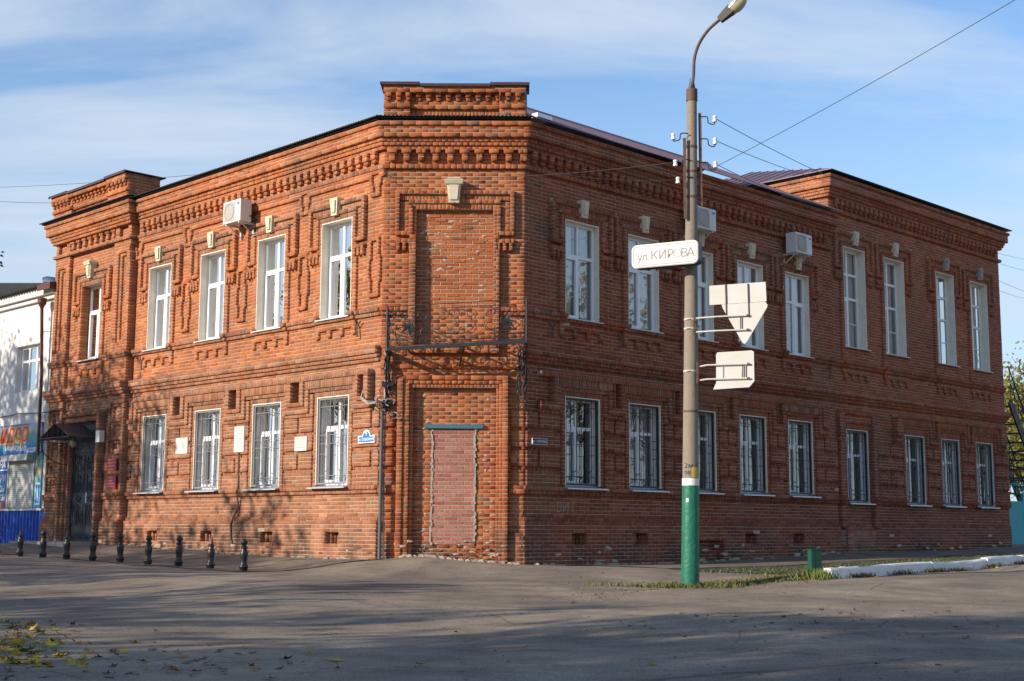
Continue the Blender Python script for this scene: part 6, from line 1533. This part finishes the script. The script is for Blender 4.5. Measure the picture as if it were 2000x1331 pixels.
for k in range(14):
    p = a.lerp(b, (k + .5) / 14); mb = MB(); mb.fbox(FR, p.x - .12, p.x + .12, p.y - .02, p.y + .02, SD - .96, SD, 'iron'); mb.build('tread', sta)
for off in (0, -.9):
    mb = MB(); mb.tube([FR.P(a.x - .1, a.y + 1.15, SD + off), FR.P(b.x, b.y + 1.0, SD + off)], .025, 'iron', 5); mb.tube([FR.P(a.x, a.y + .6, SD + off), FR.P(b.x, b.y + .5, SD + off)], .015, 'iron', 5); mb.build('handrail', sta)
    for k in range(12): p = a.lerp(b, k / 11); mb = MB(); mb.tube([FR.P(p.x, p.y, SD + off), FR.P(p.x, p.y + 1.05, SD + off)], .012, 'iron', 4); mb.build('baluster', sta)
for z in (3.0, 2.55, 2.1, 1.65, 1.2): mb = MB(); mb.tube([FR.P(22.5, z, SD - .5), FR.P(26, z - .05, SD - .5)], .03, 'iron', 5); mb.build('cross_bar', sta)
gb = empty('ground_box', (6.96, -1.96, gz(6.96, -1.96)), label='small dark green metal box post standing behind the grass near the first kerb stone', cat='box')
bp_ = Vector((6.96, -1.96, gz(6.96, -1.96))); X_ = Vector((math.cos(R(20)), math.sin(R(20)), 0)); Y_ = Vector((-X_.y, X_.x, 0))
def obox(x0, x1, y0, y1, z0, z1, m, nm):
    mb = MB(); q = lambda x, y, z: bp_ + X_ * x + Y_ * y + Vector((0, 0, z)); mb.hexa([q(x0, y0, z0), q(x1, y0, z0), q(x1, y1, z0), q(x0, y1, z0), q(x0, y0, z1), q(x1, y0, z1), q(x1, y1, z1), q(x0, y1, z1)], m); mb.build(nm, gb)
obox(-.11, .11, -.07, .07, -.05, .40, 'box_green', 'case'); obox(-.12, .12, -.08, .08, .40, .415, 'box_green', 'lid'); obox(-.055, -.045, -.075, -.069, 0, .39, 'iron', 'door_seam')

# ------------------------------------------------------------------ trees
def make_tree(name, loc, H, cr, cz, label, cols, seed, n=9000, lsz=.11, group=None, limbs=9, spread=.21, trunk_r=.17):
    r = random.Random(seed); t = empty(name, loc, label=label, cat='tree')
    if group: t['group'] = group
    L0 = Vector(loc); mb = MB(); tips = []
    top = L0 + Vector((r.gauss(0, .3), r.gauss(0, .3), H * .92)); tr = [L0 + Vector((0, 0, -.2))] + [L0.lerp(top, k / 6) + Vector((r.gauss(0, .12), r.gauss(0, .12), 0)) for k in range(1, 7)]
    mb.tube(tr, [trunk_r * (1 - .14 * k) for k in range(7)], 'bark', 8)
    for k in range(limbs):
        f = .25 + .7 * k / limbs; b0 = tr[1].lerp(tr[-1], f); a = k * 2.4 + r.uniform(-.4, .4); ln = cr * (1.05 - .5 * abs(f - .45)) * r.uniform(.75, 1.05)
        e = b0 + Vector((math.cos(a) * ln, math.sin(a) * ln, ln * r.uniform(.25, .8))); m_ = b0.lerp(e, .5) + Vector((0, 0, .12 * ln)); mb.tube([b0, m_, e], [trunk_r * .34, trunk_r * .2, .015], 'bark', 5); tips += [m_, e, b0.lerp(e, .75)]
        for q in range(4):
            s_ = b0.lerp(e, r.uniform(.35, .95)); e2 = s_ + Vector((r.gauss(0, 1), r.gauss(0, 1), r.uniform(-.1, .9))) * ln * .33; mb.tube([s_, e2], [.03, .008], 'bark', 4); tips.append(e2)
    mb.build('trunk', t)
    mb = MB(); V = []; Fc = []; C = []
    cent = L0 + Vector((0, 0, cz)); vh = (H - cz) * 1.0
    clumps = [tp + Vector((r.gauss(0, .25), r.gauss(0, .25), r.gauss(0, .25))) for tp in tips]
    sh_ = [r.uniform(.65, 1.25) for _ in clumps]
    for i in range(n):
        k = r.randrange(len(clumps)); c = clumps[k]; s_ = cr * spread
        p = c + Vector((r.gauss(0, s_), r.gauss(0, s_), r.gauss(0, s_ * .75))); d = Vector((r.gauss(0, 1), r.gauss(0, 1), r.gauss(0, .7))).normalized(); u = d.orthogonal().normalized(); w_ = d.cross(u); q = lsz * r.uniform(.6, 1.3)
        b = len(V); V += [p - u * q * .5, p + w_ * q * .36, p + u * q * .6, p - w_ * q * .36]; Fc.append((b, b + 1, b + 2, b + 3)); cc_ = r.choice(cols); v = sh_[k] * r.uniform(.8, 1.2); C += [(cc_[0] * v, cc_[1] * v, cc_[2] * v, 1)] * 4
    mb.v = [tuple(v) for v in V]; mb.f = Fc; mb.mats = ['foliage']; mb.mi = [0] * len(Fc); mb.col = C
    mb.build('crown', t); return t
AUT = [(.24, .22, .05), (.17, .19, .05), (.30, .24, .05), (.13, .16, .04), (.36, .28, .07)]
make_tree('deciduous_tree', (30.9, 51.0, -.1), 8.4, 3.2, 3.0, 'yellow green tree behind the black stair at the right edge', AUT, 5, n=8000, lsz=.24)
make_tree('deciduous_tree', (33.6, 57.5, -.1), 12.2, 3.4, 4.0, 'taller pale green tree rising into the sky at the right edge', [(.28, .30, .11), (.22, .25, .08), (.34, .32, .12)], 8, n=3000, lsz=.22, limbs=12, spread=.12)
make_tree('deciduous_tree', (30.0, 47.0, -.1), 5.6, 3.0, 2.0, 'dense green bushy tree low behind the turquoise gate', [(.16, .20, .05), (.22, .22, .06), (.30, .26, .06)], 15, n=8000, lsz=.22)
SHT = [  # trees across the street that throw the dappled shade: x, y, height, crown radius, leaves, where it stands
 (-25.0, -0.5, 9.6, 3.4, 8000, 'dense tree facing the white building across the street'), (-28.0, 3.5, 9.6, 3.4, 8000, 'dense tree farthest along the left street'),
 (-23.0, -7.0, 7.4, 2.8, 1100, 'low thin tree facing the barred windows across the street'), (-29.0, -13.0, 8.6, 3.4, 1800, 'tall thin tree set back behind the low thin trees'),
 (-20.0, -12.5, 6.4, 2.4, 900, 'small thin tree facing the bollards across the street'), (-18.0, -18.0, 6.2, 2.4, 800, 'small thin tree facing the cut corner across the street'),
 (-17.0, -26.5, 8.4, 3.2, 3200, 'dense tree left of the camera nearest the crossing'), (-13.0, -31.5, 9.0, 3.4, 3500, 'dense tree left behind the camera'), (-20.0, -31.0, 9.6, 3.4, 3500, 'tall dense tree left behind the camera, set back'),
 (-22.5, -24.0, 7.6, 2.8, 1500, 'thin tree left of the camera, set back from the crossing')]
for i, (x, y, h, cr_, n, lb) in enumerate(SHT):
    make_tree('deciduous_tree', (x, y, gz(x, y)), h * 1.2, cr_, h * .4, lb, AUT, 40 + i, n=n, lsz=(.20 if n > 5000 else .30), group='trees across the street', spread=(.19 if n > 5000 else .19 if n == 1100 else .12))
RST = ('nearest the crossing', 'second from the crossing', 'third from the crossing', 'fourth from the crossing', 'fifth from the crossing', 'farthest along the street')
for i, lb in enumerate(RST):
    p = FR.P(.5 + i * 5.8, 0, 19.5 + (i % 2) * 1.5); make_tree('deciduous_tree', (p.x, p.y, gz(p.x, p.y)), 10.5 + (i * 37 % 5) * .5, 3.3, 3.4, 'thinly leaved tree across the right hand street, ' + lb, [(.26, .21, .06), (.17, .17, .05), (.32, .24, .06)], 71 + i, n=3200, lsz=.19, limbs=16, spread=.15, group='trees along the right hand street')
# twig with leaves reaching in at the left edge
tw = MB(); tb = atp(-40, 520, 9); rt = random.Random(6); tw.tube([tb, atp(-4, 515, 9), atp(4, 512, 9)], .004, 'bark', 4)
for px, py, a in ((4, 495, 5), (2, 500, -40), (0, 512, -55), (-6, 520, -20), (2, 519, -45), (-12, 500, 10)):
    p = atp(px - 3, py - 2, 9); d = (atp(px + 6, py - 2 + -6 * math.tan(R(a)) * .8, 9) - p); d2 = d.cross(Vector((0, 1, .2))).normalized() * d.length * .22; tw.poly([p, p + d * .45 + d2, p + d, p + d * .45 - d2], [(0, 1, 2, 3)], 'foliage', (.03, .035, .02, 1))
tw.col = [(.03, .035, .02, 1)] * len(tw.v)
tag(tw.build('twig'), 'dark leafy twig tip poking in at the left edge against the sky', 'twig')
